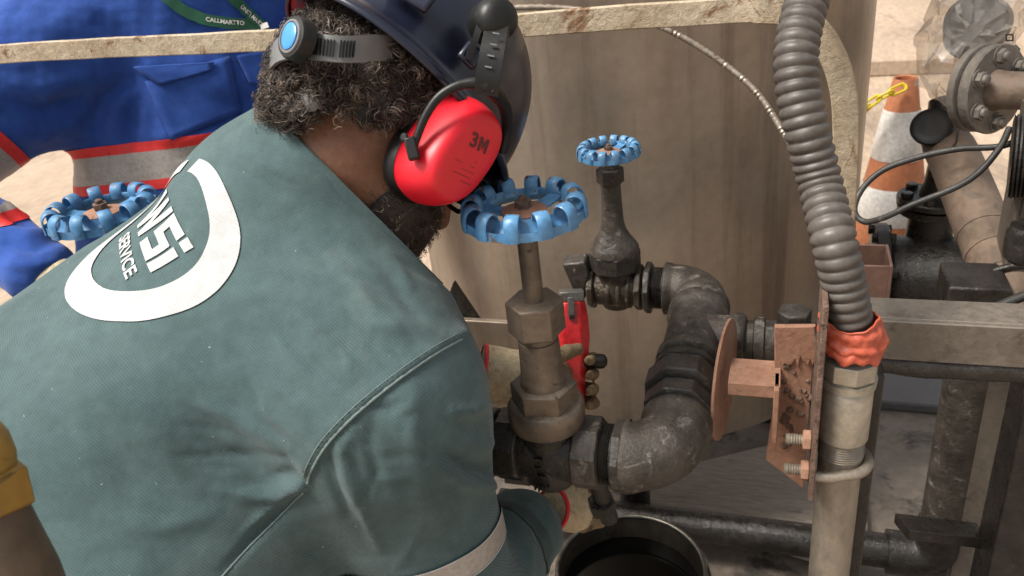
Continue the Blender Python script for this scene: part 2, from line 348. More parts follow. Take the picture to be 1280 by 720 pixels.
def sdf_mesh(fn, lo, hi, h):
    lo = np.array(lo, float); hi = np.array(hi, float); B = 6
    nb = np.ceil((hi-lo)/(h*B)).astype(int)+1; n = nb*B+1
    cx = [lo[i]+h*B*(np.arange(nb[i])+.5) for i in range(3)]
    G = np.stack(np.meshgrid(*cx, indexing='ij'), -1).reshape(-1, 3).astype(np.float32)
    cv = fn(G).reshape(nb)
    act = np.abs(cv) < h*B*1.9
    V = np.repeat(np.repeat(np.repeat(cv, B, 0), B, 1), B, 2)
    V = np.pad(V, ((0, 1), (0, 1), (0, 1)), mode='edge').astype(np.float32)
    idx = np.argwhere(act); loc = np.stack(np.meshgrid(*[np.arange(B+1)]*3, indexing='ij'), -1).reshape(-1, 3)
    for ch in range(0, len(idx), 1500):
        ids = (idx[ch:ch+1500, None, :]*B+loc[None]).reshape(-1, 3)
        V[ids[:, 0], ids[:, 1], ids[:, 2]] = fn((lo+ids*h).astype(np.float32))
    S = V < 0
    cnt = sum(S[i:S.shape[0]-1+i, j:S.shape[1]-1+j, k:S.shape[2]-1+k].astype(np.int8) for i in (0, 1) for j in (0, 1) for k in (0, 1))
    cells = np.argwhere((cnt > 0) & (cnt < 8)); cid = -np.ones(cnt.shape, np.int64); cid[tuple(cells.T)] = np.arange(len(cells))
    acc = np.zeros((len(cells), 3)); num = np.zeros(len(cells))
    for ax in range(3):
        o1, o2 = [q for q in range(3) if q != ax]
        for i in (0, 1):
            for j in (0, 1):
                q0 = cells.copy(); q0[:, o1] += i; q0[:, o2] += j; q1 = q0.copy(); q1[:, ax] += 1
                v0 = V[tuple(q0.T)]; v1 = V[tuple(q1.T)]; cr = (v0 < 0) != (v1 < 0)
                t = np.where(cr, v0/np.where(cr, v0-v1, 1), 0); p_ = q0.astype(float); p_[:, ax] += t
                acc[cr] += p_[cr]; num[cr] += 1
    verts = lo+acc/num[:, None]*h
    quads = []
    for ax in range(3):
        o1, o2 = [(1, 2), (2, 0), (0, 1)][ax]
        sl0 = [slice(None)]*3; sl1 = [slice(None)]*3; sl0[ax] = slice(0, -1); sl1[ax] = slice(1, None)
        e = np.argwhere(S[tuple(sl0)] != S[tuple(sl1)])
        e = e[(e[:, o1] > 0) & (e[:, o2] > 0) & (e[:, o1] < n[o1]-1) & (e[:, o2] < n[o2]-1)]
        c = []
        for d1, d2 in ((-1, -1), (0, -1), (0, 0), (-1, 0)):
            q = e.copy(); q[:, o1] += d1; q[:, o2] += d2; c.append(cid[tuple(q.T)])
        c = np.stack(c, 1); ins = S[tuple(e.T)]
        c[~ins] = c[~ins][:, ::-1]; quads.append(c)
    return verts, np.vstack(quads)
def sdf_normal(fn, v, e_=.002):
    v = v.astype(np.float32); g = np.stack([fn(v+np.eye(3, dtype=np.float32)[i]*e_)-fn(v-np.eye(3, dtype=np.float32)[i]*e_) for i in range(3)], 1)
    return g/(np.linalg.norm(g, axis=1)[:, None]+1e-9)
def vnoise(p_, seed=0, octaves=3, gain=.5):
    """cheap smooth noise: sums of sines in random directions"""
    rg = np.random.default_rng(seed); out = np.zeros(len(p_)); amp = 1.0; fr = 1.0
    for o_ in range(octaves):
        for _ in range(5):
            d = rg.normal(size=3); d /= np.linalg.norm(d); out += amp*np.sin(p_@d*fr*6.28+rg.uniform(0, 6.28))/5
        amp *= gain; fr *= 2.1
    return out
def poly_dist(px, line):
    """distance in the photo to a polyline, the position along it (0..1) and the side"""
    line = np.array(line, float); best = np.full(len(px), 1e9); tt = np.zeros(len(px)); sd = np.zeros(len(px))
    seg = np.linalg.norm(np.diff(line, axis=0), axis=1); cum = np.concatenate([[0], np.cumsum(seg)])
    for i in range(len(line)-1):
        a_, b_ = line[i], line[i+1]; d = b_-a_
        t = np.clip(((px-a_)@d)/(d@d), 0, 1); q = px-a_-t[:, None]*d; dd = np.linalg.norm(q, axis=1)
        m = dd < best; best[m] = dd[m]; tt[m] = (cum[i]+t[m]*seg[i])/cum[-1]; sd[m] = np.sign(d[0]*q[m, 1]-d[1]*q[m, 0])
    return best, tt, sd

# ================================================================== the setting
ZB = 0.7906                                     # height of the pipe axis above the floor
def sheet(name, poly, z, mat):
    m = MB(); m.add([(x, y, z) for x, y in poly], [tuple(range(len(poly)))]); return tag(m.build(name, mat), kind='structure')
def grid_sheet(name, x0, x1, y0, y1, z, n, mat, amp, seed):
    xs = np.linspace(x0, x1, n); ys = np.linspace(y0, y1, n); X, Y = np.meshgrid(xs, ys, indexing='ij')
    p_ = np.stack([X.ravel(), Y.ravel(), 0*X.ravel()], 1); hgt = vnoise(p_*3, seed, 4)*amp
    ed = np.minimum.reduce([X.ravel()-x0, x1-X.ravel(), Y.ravel()-y0, y1-Y.ravel()]); hgt *= np.clip(ed/.1, 0, 1)
    p_[:, 2] = z+np.abs(hgt)
    fs = [(i*n+j, (i+1)*n+j, (i+1)*n+j+1, i*n+j+1) for i in range(n-1) for j in range(n-1)]
    return tag(mesh_obj(name, p_, fs, mat), kind='structure')
g = sheet('ground', [(-120, -120), (120, -120), (120, 160), (-120, 160)], 0, M['concrete'])
grid_sheet('oily_floor', -.75, 2.2, -.9, 1.62, .004, 70, M['dirty'], .006, 3)
sl = MB(); sl.box((.62, 1.385, .022), (.95, .34, .028)); tag(sl.build('slab', M['slab'], bevel=.006), kind='structure')
kb = MB(); kb.box((0, 4.9, .05), (60, .32, .10)); tag(kb.build('kerb', M['concrete'], bevel=.01), kind='structure')
# ================================================================== tank
TC = np.array([-.082, 1.003]); TR = .475
tank = thing('storage_tank', 'large upright brown steel tank behind the two blue valves', 'tank', (TC[0], TC[1], .36))
prof = [(0, TR-.02), (.004, TR-.004), (.02, TR), (.5, TR), (1.0, TR), (1.5, TR), (1.9, TR), (1.93, TR-.03), (2.0, .05)]
mb = MB(); mb.lathe((TC[0], TC[1], .36), (0, 0, 1), prof, 128); mb.build('shell', M['tank'], tank, sharp=50)
# skirt ledge on the left of the shell and its gusset
pA = P(572, 392, 1.36); pB = P(640, 390, 1.30)
mb = MB(); zt = pA[2]
mb.box(((pA[0]+pB[0])/2-.045, (pA[1]+pB[1])/2-.005, zt-.12), (.235, .012, .24)); mb.build('skirt_plate', M['tank'], tank, bevel=.002)
q = P(563, 372, 1.40)
mb = MB(); mb.prism([q+np.array([-.03, .0, -.05]), q+np.array([.05, 0, -.05]), q+np.array([.01, 0, .03])], (0, .01, 0)); mb.build('gusset', M['black_iron'], tank)
# brown open topped pocket at the right of the shell
c = P(1087, 318, 1.34); w_, d_, h_ = .060, .085, .30
mb = MB(); t_ = .005
mb.box((c[0]+w_/2, c[1], c[2]-h_/2), (t_, d_, h_)); mb.box((c[0]-w_/2, c[1], c[2]-h_/2), (t_, d_, h_))
mb.box((c[0], c[1]-d_/2+t_/2, c[2]-h_/2), (w_-t_, t_, h_-.001)); mb.box((c[0], c[1]+d_/2-t_/2, c[2]-h_/2), (w_-t_, t_, h_-.001))
mb.box((c[0], c[1], c[2]-h_+.004), (w_-t_, d_-2*t_, t_)); mb.build('pocket', M['brown_paint'], tank, bevel=.001)
for sx, yy in ((-.33, 1.1), (.33, 1.15), (0, 1.4), (-.28, .8)):
    mb = MB(); mb.box((TC[0]+sx, yy, .186), (.07, .07, .364)); mb.build('leg', M['black_iron'], tank, bevel=.004)

# ================================================================== flat bar guard rail
RY = .30
rail = thing('guard_rail', 'chipped cream flat bar rail bent downward at its right end', 'rail', (-.5, RY, 1.2))
def railpt(px, py): return ony(px, py, RY)
a0 = railpt(-260, 84); a1 = railpt(120, 70)
rp = [railpt(945, 13), railpt(985, 16), railpt(1018, 36), railpt(1040, 68), railpt(1053, 108), railpt(1057, 160), railpt(1055, 240), railpt(1048, 345)]
rp = spline(rp, 60)
def strip(mbx, pts, w, th):
    pts = np.array(pts); tan = np.gradient(pts, axis=0); tan /= np.linalg.norm(tan, axis=1)[:, None]
    nn = np.array([0, 1.0, 0]); vs_ = []
    for p_, t_ in zip(pts, tan):
        s_ = nrm(np.cross(nn, t_))
        for i, j in ((-1, -1), (1, -1), (1, 1), (-1, 1)): vs_.append(p_+s_*i*w/2+nn*j*th/2)
    k = len(pts); fs_ = [(4*i+j, 4*i+(j+1) % 4, 4*i+4+(j+1) % 4, 4*i+4+j) for i in range(k-1) for j in range(4)]
    mbx.add(vs_, fs_+[(3, 2, 1, 0), (4*k-4, 4*k-3, 4*k-2, 4*k-1)])
straight = [railpt(945, 13)+(railpt(-260, 84)-railpt(945, 13))*t for t in np.linspace(1, .003, 70)]
straight = [p_+np.array([0, vnoise(np.array([p_*2]), 5)[0]*.004, vnoise(np.array([p_*3]), 6)[0]*.002]) for p_ in straight]
mb = MB(); strip(mb, straight+list(rp), .029, .009); mb.build('bar', M['rail2'], rail, bevel=.0016)
mb = MB(); pbase = railpt(-200, 80); mb.box((pbase[0], RY+.02, .6), (.03, .012, 1.2)); mb.build('post', M['rail2'], rail, bevel=.001)

# thin braided cable lying along the tank
pts = spline([P(600, 11, 1.16), P(700, 10, 1.15), P(800, 26, 1.13), P(850, 45, 1.125), P(905, 80, 1.12), P(945, 115, 1.11), P(974, 157, 1.10), P(1000, 205, 1.09), P(1030, 280, 1.07), P(1050, 370, 1.05)], 170)
rad = .0042+.0007*np.sin(np.arange(170)*math.pi*.9)
mb = MB(); mb.tube(pts, rad, 10); tag(mb.build('braided_cable', M['braid']), 'thin braided metal cable drooping below the cream rail', 'cable')

# ================================================================== handwheels and gate valves
def handwheel(parent, c, R_, mat, nl=12, phase=0.0, tilt=None):
    """pressed steel wheel: trough shaped rim, arched lugs over it, flat spokes and hub"""
    k = R_/.0605; c = np.array(c, float)
    wob = lambda th: .0015*k*math.cos(nl*(th-phase))
    mb_ = MB(); n = 96; prof_ = [(.0435, .004), (.0455, -.002), (.050, -.0075), (.056, -.0070), (.0596, -.0015), (.0604, -.0105), (.054, -.0125), (.049, -.0115), (.0445, -.0055), (.0425, .003)]
    vs_ = []
    for j in range(n):
        th = 2*math.pi*j/n
        for (r_, z_) in prof_: vs_.append(c+np.array([math.cos(th)*(r_*k+wob(th)*(r_ > .05)), math.sin(th)*(r_*k+wob(th)*(r_ > .05)), z_*k+.7*wob(th)*(r_ > .05)]))
    m_ = len(prof_); fs_ = [(j*m_+i, ((j+1) % n)*m_+i, ((j+1) % n)*m_+(i+1) % m_, j*m_+(i+1) % m_) for j in range(n) for i in range(m_)]
    mb_.add(vs_, fs_); wheel = mb_.build('handwheel', mat, parent, sharp=60)
    # one lug: an arch from the inner lip over to the outer lip
    path = [(.0428, -.003), (.0425, .003), (.0442, .0085), (.0485, .0120), (.0545, .0117), (.0594, .0075), (.0614, .0005), (.0614, -.0105)]
    path = spline([(a_, 0, b_) for a_, b_ in path], 17); tn = np.gradient(path, axis=0); tn /= np.linalg.norm(tn, axis=1)[:, None]
    lug_me = None
    for i in range(nl):
        th = phase+2*math.pi*i/nl
        if lug_me is None:
            vs_ = []
            for p_, t_ in zip(path, tn):
                nn = np.array([t_[2], 0, -t_[0]]); w = .0070*k
                for sy, so in ((-1, 0), (-.8, 1.25), (.8, 1.25), (1, 0), (.9, -1), (-.9, -1)):
                    vs_.append(p_*k+np.array([0, sy*w, 0])-nn*so*.0011*k)
            kk = len(path); fs_ = [(6*i_+j, 6*i_+(j+1) % 6, 6*i_+6+(j+1) % 6, 6*i_+6+j) for i_ in range(kk-1) for j in range(6)]+[tuple(range(6)), tuple(range(6*kk-6, 6*kk))]
            o_ = mesh_obj('lug', np.array(vs_)+origin_of(wheel), fs_, mat, wheel, True, 50); lug_me = o_.data
        else:
            o_ = bpy.data.objects.new('lug', lug_me); col.objects.link(o_); o_.parent = wheel
        o_.location = c-origin_of(parent); o_.rotation_euler.z = th
    for i in range(3):
        th = phase+.9+2*math.pi*i/3; d = np.array([math.cos(th), math.sin(th), 0]); s_ = np.array([-d[1], d[0], 0])
        vs_ = []
        for r_, z_, w in ((.0438, .000, .0085), (.037, -.003, .0085), (.028, -.0045, .009), (.014, -.0045, .011)):
            for sy, so in ((-1, -.0012), (1, -.0012), (1, .0012), (-1, .0012)): vs_.append(c+d*r_*k+s_*sy*w*k+np.array([0, 0, z_*k+so]))
        mb_ = MB(); mb_.add(vs_, [(4*i_+j, 4*i_+(j+1) % 4, 4*i_+4+(j+1) % 4, 4*i_+4+j) for i_ in range(3) for j in range(4)]+[(0, 1, 2, 3), (12, 13, 14, 15)])
        mb_.build('spoke', mat, wheel)
    mb_ = MB(); mb_.lathe(c+np.array([0, 0, -.0055*k]), (0, 0, 1), [(0, .012*k), (.001, .0225*k), (.0035*k, .0225*k), (.0048*k, .017*k), (.006*k, .013*k)], 36); mb_.build('hub', M['rust'], wheel)
    mb_ = MB(); mb_.hexa(c+np.array([0, 0, .0005*k]), (0, 0, 1), .0075*k, .0082*k, phase=.4); mb_.lathe(c+np.array([0, 0, .0075*k]), (0, 0, 1), [(0, .0045*k), (.004*k, .0042*k), (.005*k, .003*k)], 12); mb_.build('nut', M['rust_dark'], wheel)
    return wheel
UPZ = np.array([0, 0, 1.0])
def near_valve(base, label, cap=True, wheel_z=.298, R_=.0606, ph=.1, wheel_mat='blue_paint', low='black_iron', top='bronze'):
    x, y, z = base; c = np.array(base, float)
    t = thing('gate_valve', label, 'valve', (x, y, z-.04))
    handwheel(t, c+UPZ*wheel_z, R_, M[wheel_mat], 12, ph)
    mb = MB(); mb.lathe(c+UPZ*.15, UPZ, [(0, .0108), (.02, .0108), (.05, .0106), (wheel_z-.155, .0104), (wheel_z-.153, .007), (wheel_z-.146, .007)], 28); mb.build('stem', M['bronze'] if top == 'bronze' else M[top], t)
    mb = MB(); mb.hexa(c+UPZ*.157, UPZ, .038, .0308, phase=.30, ch=.07); mb.build('packing_nut', M[top], t, bevel=.0012)
    mb = MB(); mb.lathe(c+UPZ*.088, UPZ, [(0, .0265), (.008, .0245), (.02, .0232), (.05, .0222), (.060, .0218), (.0605, .0205), (.063, .0218), (.066, .0205), (.070, .0205)], 40); mb.build('bonnet', M[top], t, sharp=60)
    mb = MB(); mb.hexa(c+UPZ*.066, UPZ, .026, .0375, phase=.16, ch=.06)
    mb.lathe(c+UPZ*.036, UPZ, [(0, .036), (.004, .0415), (.018, .0435), (.026, .0432), (.031, .0405), (.033, .036)], 48); mb.build('union_ring', M[top], t, bevel=.001, sharp=50)
    mb = MB(); mb.lathe(c+UPZ*-.05, UPZ, [(0, .012), (.004, .024), (.015, .033), (.04, .0345), (.065, .0335), (.09, .034)], 40)
    mb.lathe(c+np.array([-.032, 0, 0]), (1, 0, 0), [(0, .034), (.012, .0355), (.052, .0355), (.064, .034)], 36); mb.build('body', M[low], t, sharp=60)
    for s_ in (-1, 1):
        mb = MB(); mb.hexa(c+np.array([s_*.031, 0, 0]), (s_, 0, 0), .030, .0425, ref=(0, .5, 1), n=8, ch=.07); mb.build('hex_end', M['dusty_iron'] if (s_ > 0 and top == 'bronze') else M[low], t, bevel=.001)
    return t
V1 = near_valve((0, 0, ZB), 'near gate valve with large blue handwheel and brown bonnet', ph=.10)
# cast marking on the body
mb = MB()
for (dx, dz, w, h_) in ((-.004, .012, .010, .0022), (.0, .006, .0022, .010), (-.004, 0, .010, .0022), (-.008, -.006, .0022, .010), (-.002, -.012, .010, .0022), (-.012, -.030, .002, .009), (-.007, -.030, .002, .009), (-.002, -.030, .002, .009), (.004, -.030, .002, .009)):
    ang = math.asin(min(.9, max(-.9, dx/.0352))); mb.box((dx, -.0355*math.cos(ang)-.0005, ZB+dz), (w, .003, h_))
mb.build('cast_marking', M['black_iron'], V1)
# left-hand valve of the row, mostly behind the worker
v3 = P(127, 262, 1.16)
t3 = near_valve((v3[0], v3[1], v3[2]-.298), 'far left gate valve whose faded blue handwheel shows behind the shirt logo', ph=.33, R_=.077, wheel_mat='blue_paint_old', top='dark_iron')
mb = MB(); mb.lathe((v3[0], v3[1], 0), UPZ, [(0, .03), (.03, .03), (v3[2]-.36, .03)], 24); mb.build('riser', M['black_iron'], t3)

# far valve
c2 = np.array([0.002, .397, ZB])
V2 = thing('gate_valve', 'far gate valve with small blue handwheel and dark iron neck', 'valve', c2-UPZ*.04)
handwheel(V2, c2+UPZ*.2215, .0445, M['blue_paint'], 14, .2)
mb = MB(); mb.hexa(c2+UPZ*.172, UPZ, .0225, .0205, phase=.2, ch=.08); mb.lathe(c2+UPZ*.19, UPZ, [(0, .013), (.012, .012), (.024, .008)], 20); mb.build('packing_nut', M['dark_iron'], V2, bevel=.001)
mb = MB(); mb.lathe(c2+UPZ*.062, UPZ, [(0, .038), (.006, .0375), (.012, .034), (.022, .027), (.034, .020), (.048, .0168), (.08, .0152), (.112, .0145)], 40); mb.build('bonnet', M['dusty_iron'], V2, sharp=60)
mb = MB(); mb.hexa(c2+UPZ*.033, UPZ, .030, .0395, n=8, phase=.25, ch=.08); mb.build('bonnet_nut', M['dark_iron'], V2, bevel=.001)
mb = MB(); mb.lathe(c2-UPZ*.038, UPZ, [(0, .012), (.006, .022), (.02, .029), (.045, .031), (.075, .029)], 36); mb.lathe(c2+np.array([-.034, 0, 0]), (1, 0, 0), [(0, .026), (.008, .030), (.06, .030), (.068, .026)], 36)
for dx in (-.012, .004, .018):
    mb.lathe(c2+np.array([dx, 0, 0]), (1, 0, 0), [(0, .0315), (.0015, .0335), (.006, .0335), (.0075, .0315)], 36)
mb.build('body', M['oily_brass'], V2, sharp=55)
for s_ in (-1, 1):
    mb = MB(); mb.hexa(c2+np.array([s_*.031, 0, 0]), (s_, 0, 0), .011, .0365, ref=(0, .3, 1), n=8, ch=.08); mb.build('hex_end', M['oily_brass'], V2, bevel=.001)
mb = MB(); mb.hexa(c2+np.array([-.042, 0, 0]), (-1, 0, 0), .012, .019, n=4, phase=.5, ch=.1); mb.build('plug', M['green_brass'], V2, bevel=.001)
# black wedge shaped lever at its left end
q = P(716, 350, 1.235)
mb = MB(); e1 = np.array([1, 0, 0.]); e3 = UPZ
mb.prism([q+e1*-.016+e3*.026, q+e1*.020+e3*.031, q+e1*.026+e3*.012, q+e1*.016+e3*-.034, q+e1*.004+e3*-.036], (0, .028, .004)); mb.build('lever', M['dark_iron'], V2, bevel=.003)

# ================================================================== pipe run joining the two valves
run = thing('pipe_run', 'oily black elbows and union nuts joining near valve to far valve', 'pipe', (.135, .2, ZB-.05))
def seg(name, a_, b_, r_, mat, lips=0):
    a_ = np.array(a_, float); b_ = np.array(b_, float); L = np.linalg.norm(b_-a_); mb = MB(); pr = [(0, r_), (L, r_)]
    if lips: pr = [(0, r_+lips), (L*.25, r_+lips), (L*.3, r_), (L*.7, r_), (L*.75, r_+lips), (L, r_+lips)]
    mb.lathe(a_, b_-a_, pr, 40); return mb.build(name, mat, run)
# threads just right of the near valve
prf = [(0, .033)]+[q for i in range(6) for q in ((.0005+i*.0022, .0345), (.0016+i*.0022, .0328))]+[(.016, .033)]
mb = MB(); mb.lathe((.0605, 0, ZB), (1, 0, 0), prf, 40); mb.build('thread', M['black_iron'], run, sharp=20)
mb = MB(); mb.hexa((.0745, 0, ZB), (1, 0, 0), .012, .0415, n=8, ref=(0, .4, 1), ch=.06); mb.build('lock_nut', M['dark_iron'], run, bevel=.001)
def elbow(pts, rads, mat):
    mb = MB(); mb.tube(pts, rads, 44); return mb.build('elbow', mat, run, sharp=55)
ar = [np.array([.085+.05*math.sin(t), .05-.05*math.cos(t), ZB]) for t in np.linspace(0, math.pi/2, 20)]
pts = [np.array([x, 0, ZB]) for x in (.084, .0865, .090, .094, .0955)]
pts2 = [np.array([.135, y, ZB]) for y in (.056, .0575, .062, .068, .0705)]
allp = pts[:-1]+[np.array([.0985, .0015, ZB])]+ar[6:-1]+pts2[1:]
rr = [.0385, .0415, .0415, .0405]+[.0385]+[.0388]*len(ar[6:-1])+[.0405, .0415, .0415, .039]
elbow(allp, rr, M['dusty_iron'])
mb = MB(); mb.hexa((.135, .078, ZB), (0, 1, 0), .026, .0435, n=8, ref=(1, 0, .41), ch=.07); mb.build('union_nut', M['dark_iron'], run, bevel=.0012)
seg('nipple', (.135, .068, ZB), (.135, .21, ZB), .0352, M['black_iron'])
mb = MB(); mb.hexa((.135, .114, ZB), (0, 1, 0), .036, .0485, n=8, ref=(1, 0, .41), ch=.06); mb.build('union_nut', M['dark_iron'], run, bevel=.0015)
mb = MB(); mb.lathe((.135, .158, ZB), (0, 1, 0), [(0, .038), (.003, .0425), (.012, .0425), (.015, .0385)], 40); mb.build('union_ring', M['black_iron'], run)
mb = MB(); mb.lathe((.135, .184, ZB), (0, 1, 0), [(0, .0385), (.003, .0425), (.016, .043), (.02, .039), (.026, .0385), (.112, .0385), (.118, .040), (.122, .043), (.142, .043), (.146, .038)], 44)
mb.lathe((.135, .258, ZB), (1, 0, 0), [(0, .034), (.048, .034), (.052, .0375), (.064, .0375), (.068, .033)], 36); mb.build('tee', M['dusty_iron'], run, sharp=50)
ar = [np.array([.090+.045*math.cos(t), .352+.045*math.sin(t), ZB]) for t in np.linspace(0, math.pi/2, 20)]
allp = [np.array([.135, y, ZB]) for y in (.331, .334, .345, .349)]+ar+[np.array([x, .397, ZB]) for x in (.086, .078, .076)]
rr = [.039, .0425, .0425, .0395]+[.0375]*20+[.0395, .0405, .037]
elbow(allp, rr, M['dusty_iron'])
prf = [(0, .031)]+[q for i in range(8) for q in ((.0005+i*.0026, .0325), (.0018+i*.0026, .0308))]+[(.024, .031)]
mb = MB(); mb.lathe((.0545, .397, ZB), (1, 0, 0), prf, 36); mb.build('thread', M['black_iron'], run, sharp=20)
mb = MB(); mb.hexa((.0475, .397, ZB), (1, 0, 0), .010, .041, n=8, ref=(0, .3, 1), ch=.06); mb.build('lock_nut', M['dark_iron'], run, bevel=.001)
# branch running right behind the bracket
mb = MB(); mb.lathe((.2, .258, ZB), (1, 0, 0), [(0, .029), (.012, .029), (.014, .0335), (.026, .0335), (.028, .030), (.085, .030), (.10, .030), (.35, .030)], 36); mb.build('branch_pipe', M['dusty_iron'], run, sharp=40)
mb = MB(); mb.hexa((.262, .25, ZB+.022), UPZ, .034, .022, n=6, phase=.2, ch=.1); mb.build('branch_plug', M['dark_iron'], run, bevel=.0015)
# left of the near valve
mb = MB(); mb.lathe((-.061, 0, ZB), (-1, 0, 0), [(0, .034), (.004, .040), (.018, .040), (.022, .034), (.03, .033), (.30, .033)], 36); mb.build('inlet_pipe', M['black_iron'], run)
# dripping spout under the near valve
mb = MB(); mb.tube([(.045, .02, ZB-.03), (.047, .03, ZB-.09), (.05, .05, ZB-.145)], [.010, .011, .012], 16); mb.hexa((.0465, .032, ZB-.10), (0, .2, -1), .02, .017); mb.build('spout', M['black_iron'], run)
# riser standing on the floor under the run
q = onz(783, 660, .02)
mb = MB(); mb.lathe((q[0]+.02, q[1]+.02, 0.004), UPZ, [(0, .05), (.02, .05), (.022, .034), (.30, .034), (.302, .042), (.32, .042)], 28); tag(mb.build('pipe_stub', M['black_iron']), 'short dark pipe stub standing on the floor behind the oil bucket', 'pipe')

# ================================================================== bucket of drained oil
bc = np.array([.026, .265, 0.008]); BR = .123; BH = .315
bk = thing('bucket', 'round oily metal bucket under the near valve', 'bucket', bc)
mb = MB(); mb.lathe(bc, UPZ, [(0, BR-.022), (.003, BR-.018), (.02, BR-.016), (BH*.5, BR-.008), (BH*.72, BR-.0035), (BH*.73, BR-.0005), (BH*.75, BR-.0005), (BH*.76, BR-.003), (BH-.004, BR), (BH-.004, BR-.003), (BH*.5, BR-.011), (.02, BR-.02), (.006, BR-.03)], 72); mb.build('body', M['bucket'], bk, sharp=50)
mb = MB(); mb.tube([bc+np.array([BR*math.cos(t), BR*math.sin(t), BH]) for t in np.linspace(0, 2*math.pi, 97)], .0042, 10, caps=False); mb.build('rim', M['rim_steel'], bk)
th = .55; d = np.array([math.cos(th), math.sin(th), 0])
mb = MB(); mb.tube([bc+d*(BR+.004)+UPZ*(BH-.03)+(np.array([-d[1], d[0], 0])*math.cos(t)*.013+UPZ*math.sin(t)*.013+d*.006) for t in np.linspace(0, 2*math.pi, 25)], .0035, 8, caps=False)
mb.box(bc+d*(BR+.002)+UPZ*(BH-.03), (.006, .022, .03), (d, (-d[1], d[0], 0), UPZ)); mb.build('handle_lug', M['rim_steel'], bk)
mb = MB(); mb.tube([bc+np.array([0, 0, BH-.028])+d*(BR+.012)*math.cos(t)+np.array([d[1], -d[0], 0])*(BR+.014)*math.sin(t)-UPZ*.05*math.sin(t) for t in np.linspace(0, math.pi, 40)], .003, 8); mb.build('handle', M['rim_steel'], bk)
mb = MB(); mb.lathe(bc+UPZ*(BH-.045), UPZ, [(-.02, BR-.014), (-.002, BR-.0072), (0, BR-.0062), (0, .01)], 72); tag(mb.build('used_oil', M['oil']), 'black used oil standing in the metal bucket', 'oil')

# ================================================================== rusty bracket, conduit and ribbed hose
cond = np.array([.317, .098]); CRAD = .0240
def zat(x, y, py):
    lo, hi = -.5, 1.8
    for _ in range(50):
        m = (lo+hi)/2
        if to_px(np.array([x, y, m]))[1] > py: lo = m
        else: hi = m
    return (lo+hi)/2
z_fit0, z_fit1 = zat(*cond, 545), zat(*cond, 478)
br = thing('pipe_bracket', 'rusty steel bracket with round end plate clamped to the conduit', 'bracket', (.25, .11, .65))
dc = P(906, 474, .985)
mb = MB(); dn = nrm([1, -.12, .0]); mb.lathe(dc, dn, [(-.002, .074), (-.0015, .0755), (.0015, .0755), (.002, .074)], 56); mb.build('end_plate', M['rust'], br)
# channel: back plate facing the camera and a flange along the conduit
fx = cond[0]-CRAD-.007
zt_ = zat(fx, .07, 372); zb_ = zat(fx, .07, 612)
mb = MB(); mb.box((fx, .088, (zt_+zb_)/2), (.006, .075, zt_-zb_)); mb.build('flange', M['rust_dark'], br, bevel=.0012)
yb = .128
L0 = ony(968, 408, yb); L1 = ony(957, 575, yb)
bpz = [np.array([L0[0], yb, L0[2]]), np.array([fx-.004, yb, zat(fx, yb, 408)]), np.array([fx-.004, yb, zat(fx, yb, 612)]), np.array([L1[0], yb, L1[2]]), np.array([L1[0]+.006, yb, ony(963, 505, yb)[2]]), np.array([L0[0]+.004, yb, ony(976, 500, yb)[2]])]
mb = MB(); mb.prism(bpz, (0, .006, 0)); mb.build('back_plate', M['rust'], br, bevel=.001)
# torn upper skin lying over the back plate, with a ragged lower edge
rg = random.Random(3)
top = [ony(969, 410, yb-.004), ony(1018, 409, yb-.004)]
xs = np.linspace(1019, 975, 15)
low = [ony(x, 452+rg.uniform(-5, 7)+(3 if i % 2 else -3), yb-.004) for i, x in enumerate(xs)]
mb = MB(); mb.prism(top+low, (0, .0035, 0)); mb.build('torn_skin', M['rust'], br)
# flaky scale under the tear
mb = MB()
for i in range(36):
    q = ony(rg.uniform(978, 1016), rg.uniform(458, 560), yb-.001); s_ = rg.uniform(.002, .006)
    mb.lathe(q+np.array([0, rg.uniform(-.001, .001), 0]), (rg.uniform(-.2, .2), -1, rg.uniform(-.2, .2)), [(-.001, s_), (rg.uniform(.0004, .002), s_*.7), (rg.uniform(.002, .003), s_*.2)], 7)
tag(mb.build('rust_scale', M['rust_dark'], br), kind='stuff')
# arm: angle iron from the disc to the plate
a_ = ony(912, 462, .118); b_ = ony(976, 470, .118)
zt2 = (a_[2]+b_[2])/2
mb = MB(); mb.box(((a_[0]+b_[0])/2, .118, zt2), (b_[0]-a_[0], .05, .005)); mb.box(((a_[0]+b_[0])/2, .0925, zt2-.006), (b_[0]-a_[0], .0045, .017))
mb.box((b_[0]-.004, .1, zt2-.035), (.006, .035, .075)); mb.build('arm', M['rust'], br, bevel=.001)
# two threaded clamp legs with nuts, and the rod bent round the conduit
ub_z = [zat(fx, .098, 532), zat(fx, .098, 569)]
for k_, z_ in enumerate(ub_z):
    yy = .070 if k_ else .070
    prf = [(0, .0062)]+[q for i in range(9) for q in ((.001+i*.0028, .0066), (.0022+i*.0028, .0056))]+[(.0265, .0062), (.0275, .0045)]
    mb = MB(); mb.lathe((fx-.0028, yy, z_), (-1, 0, 0), prf, 16); mb.build('bolt', M['galv'], br, sharp=25)
    mb = MB(); mb.hexa((fx-.0032, yy, z_), (-1, 0, 0), .009, .0125, ch=.1, phase=.3); mb.build('nut', M['rust'], br, bevel=.0008)
zu = ub_z[1]
mb = MB(); mb.tube([(fx+.002, .062, zu), (cond[0]-.01, .062, zu)]+[(cond[0]+math.sin(t)*(CRAD+.006), cond[1]-math.cos(t)*(CRAD+.006), zu) for t in np.linspace(.1, math.pi, 18)]+[(fx+.002, cond[1]+CRAD+.006, zu)], .0062, 14); mb.build('u_bolt', M['galv'], br)

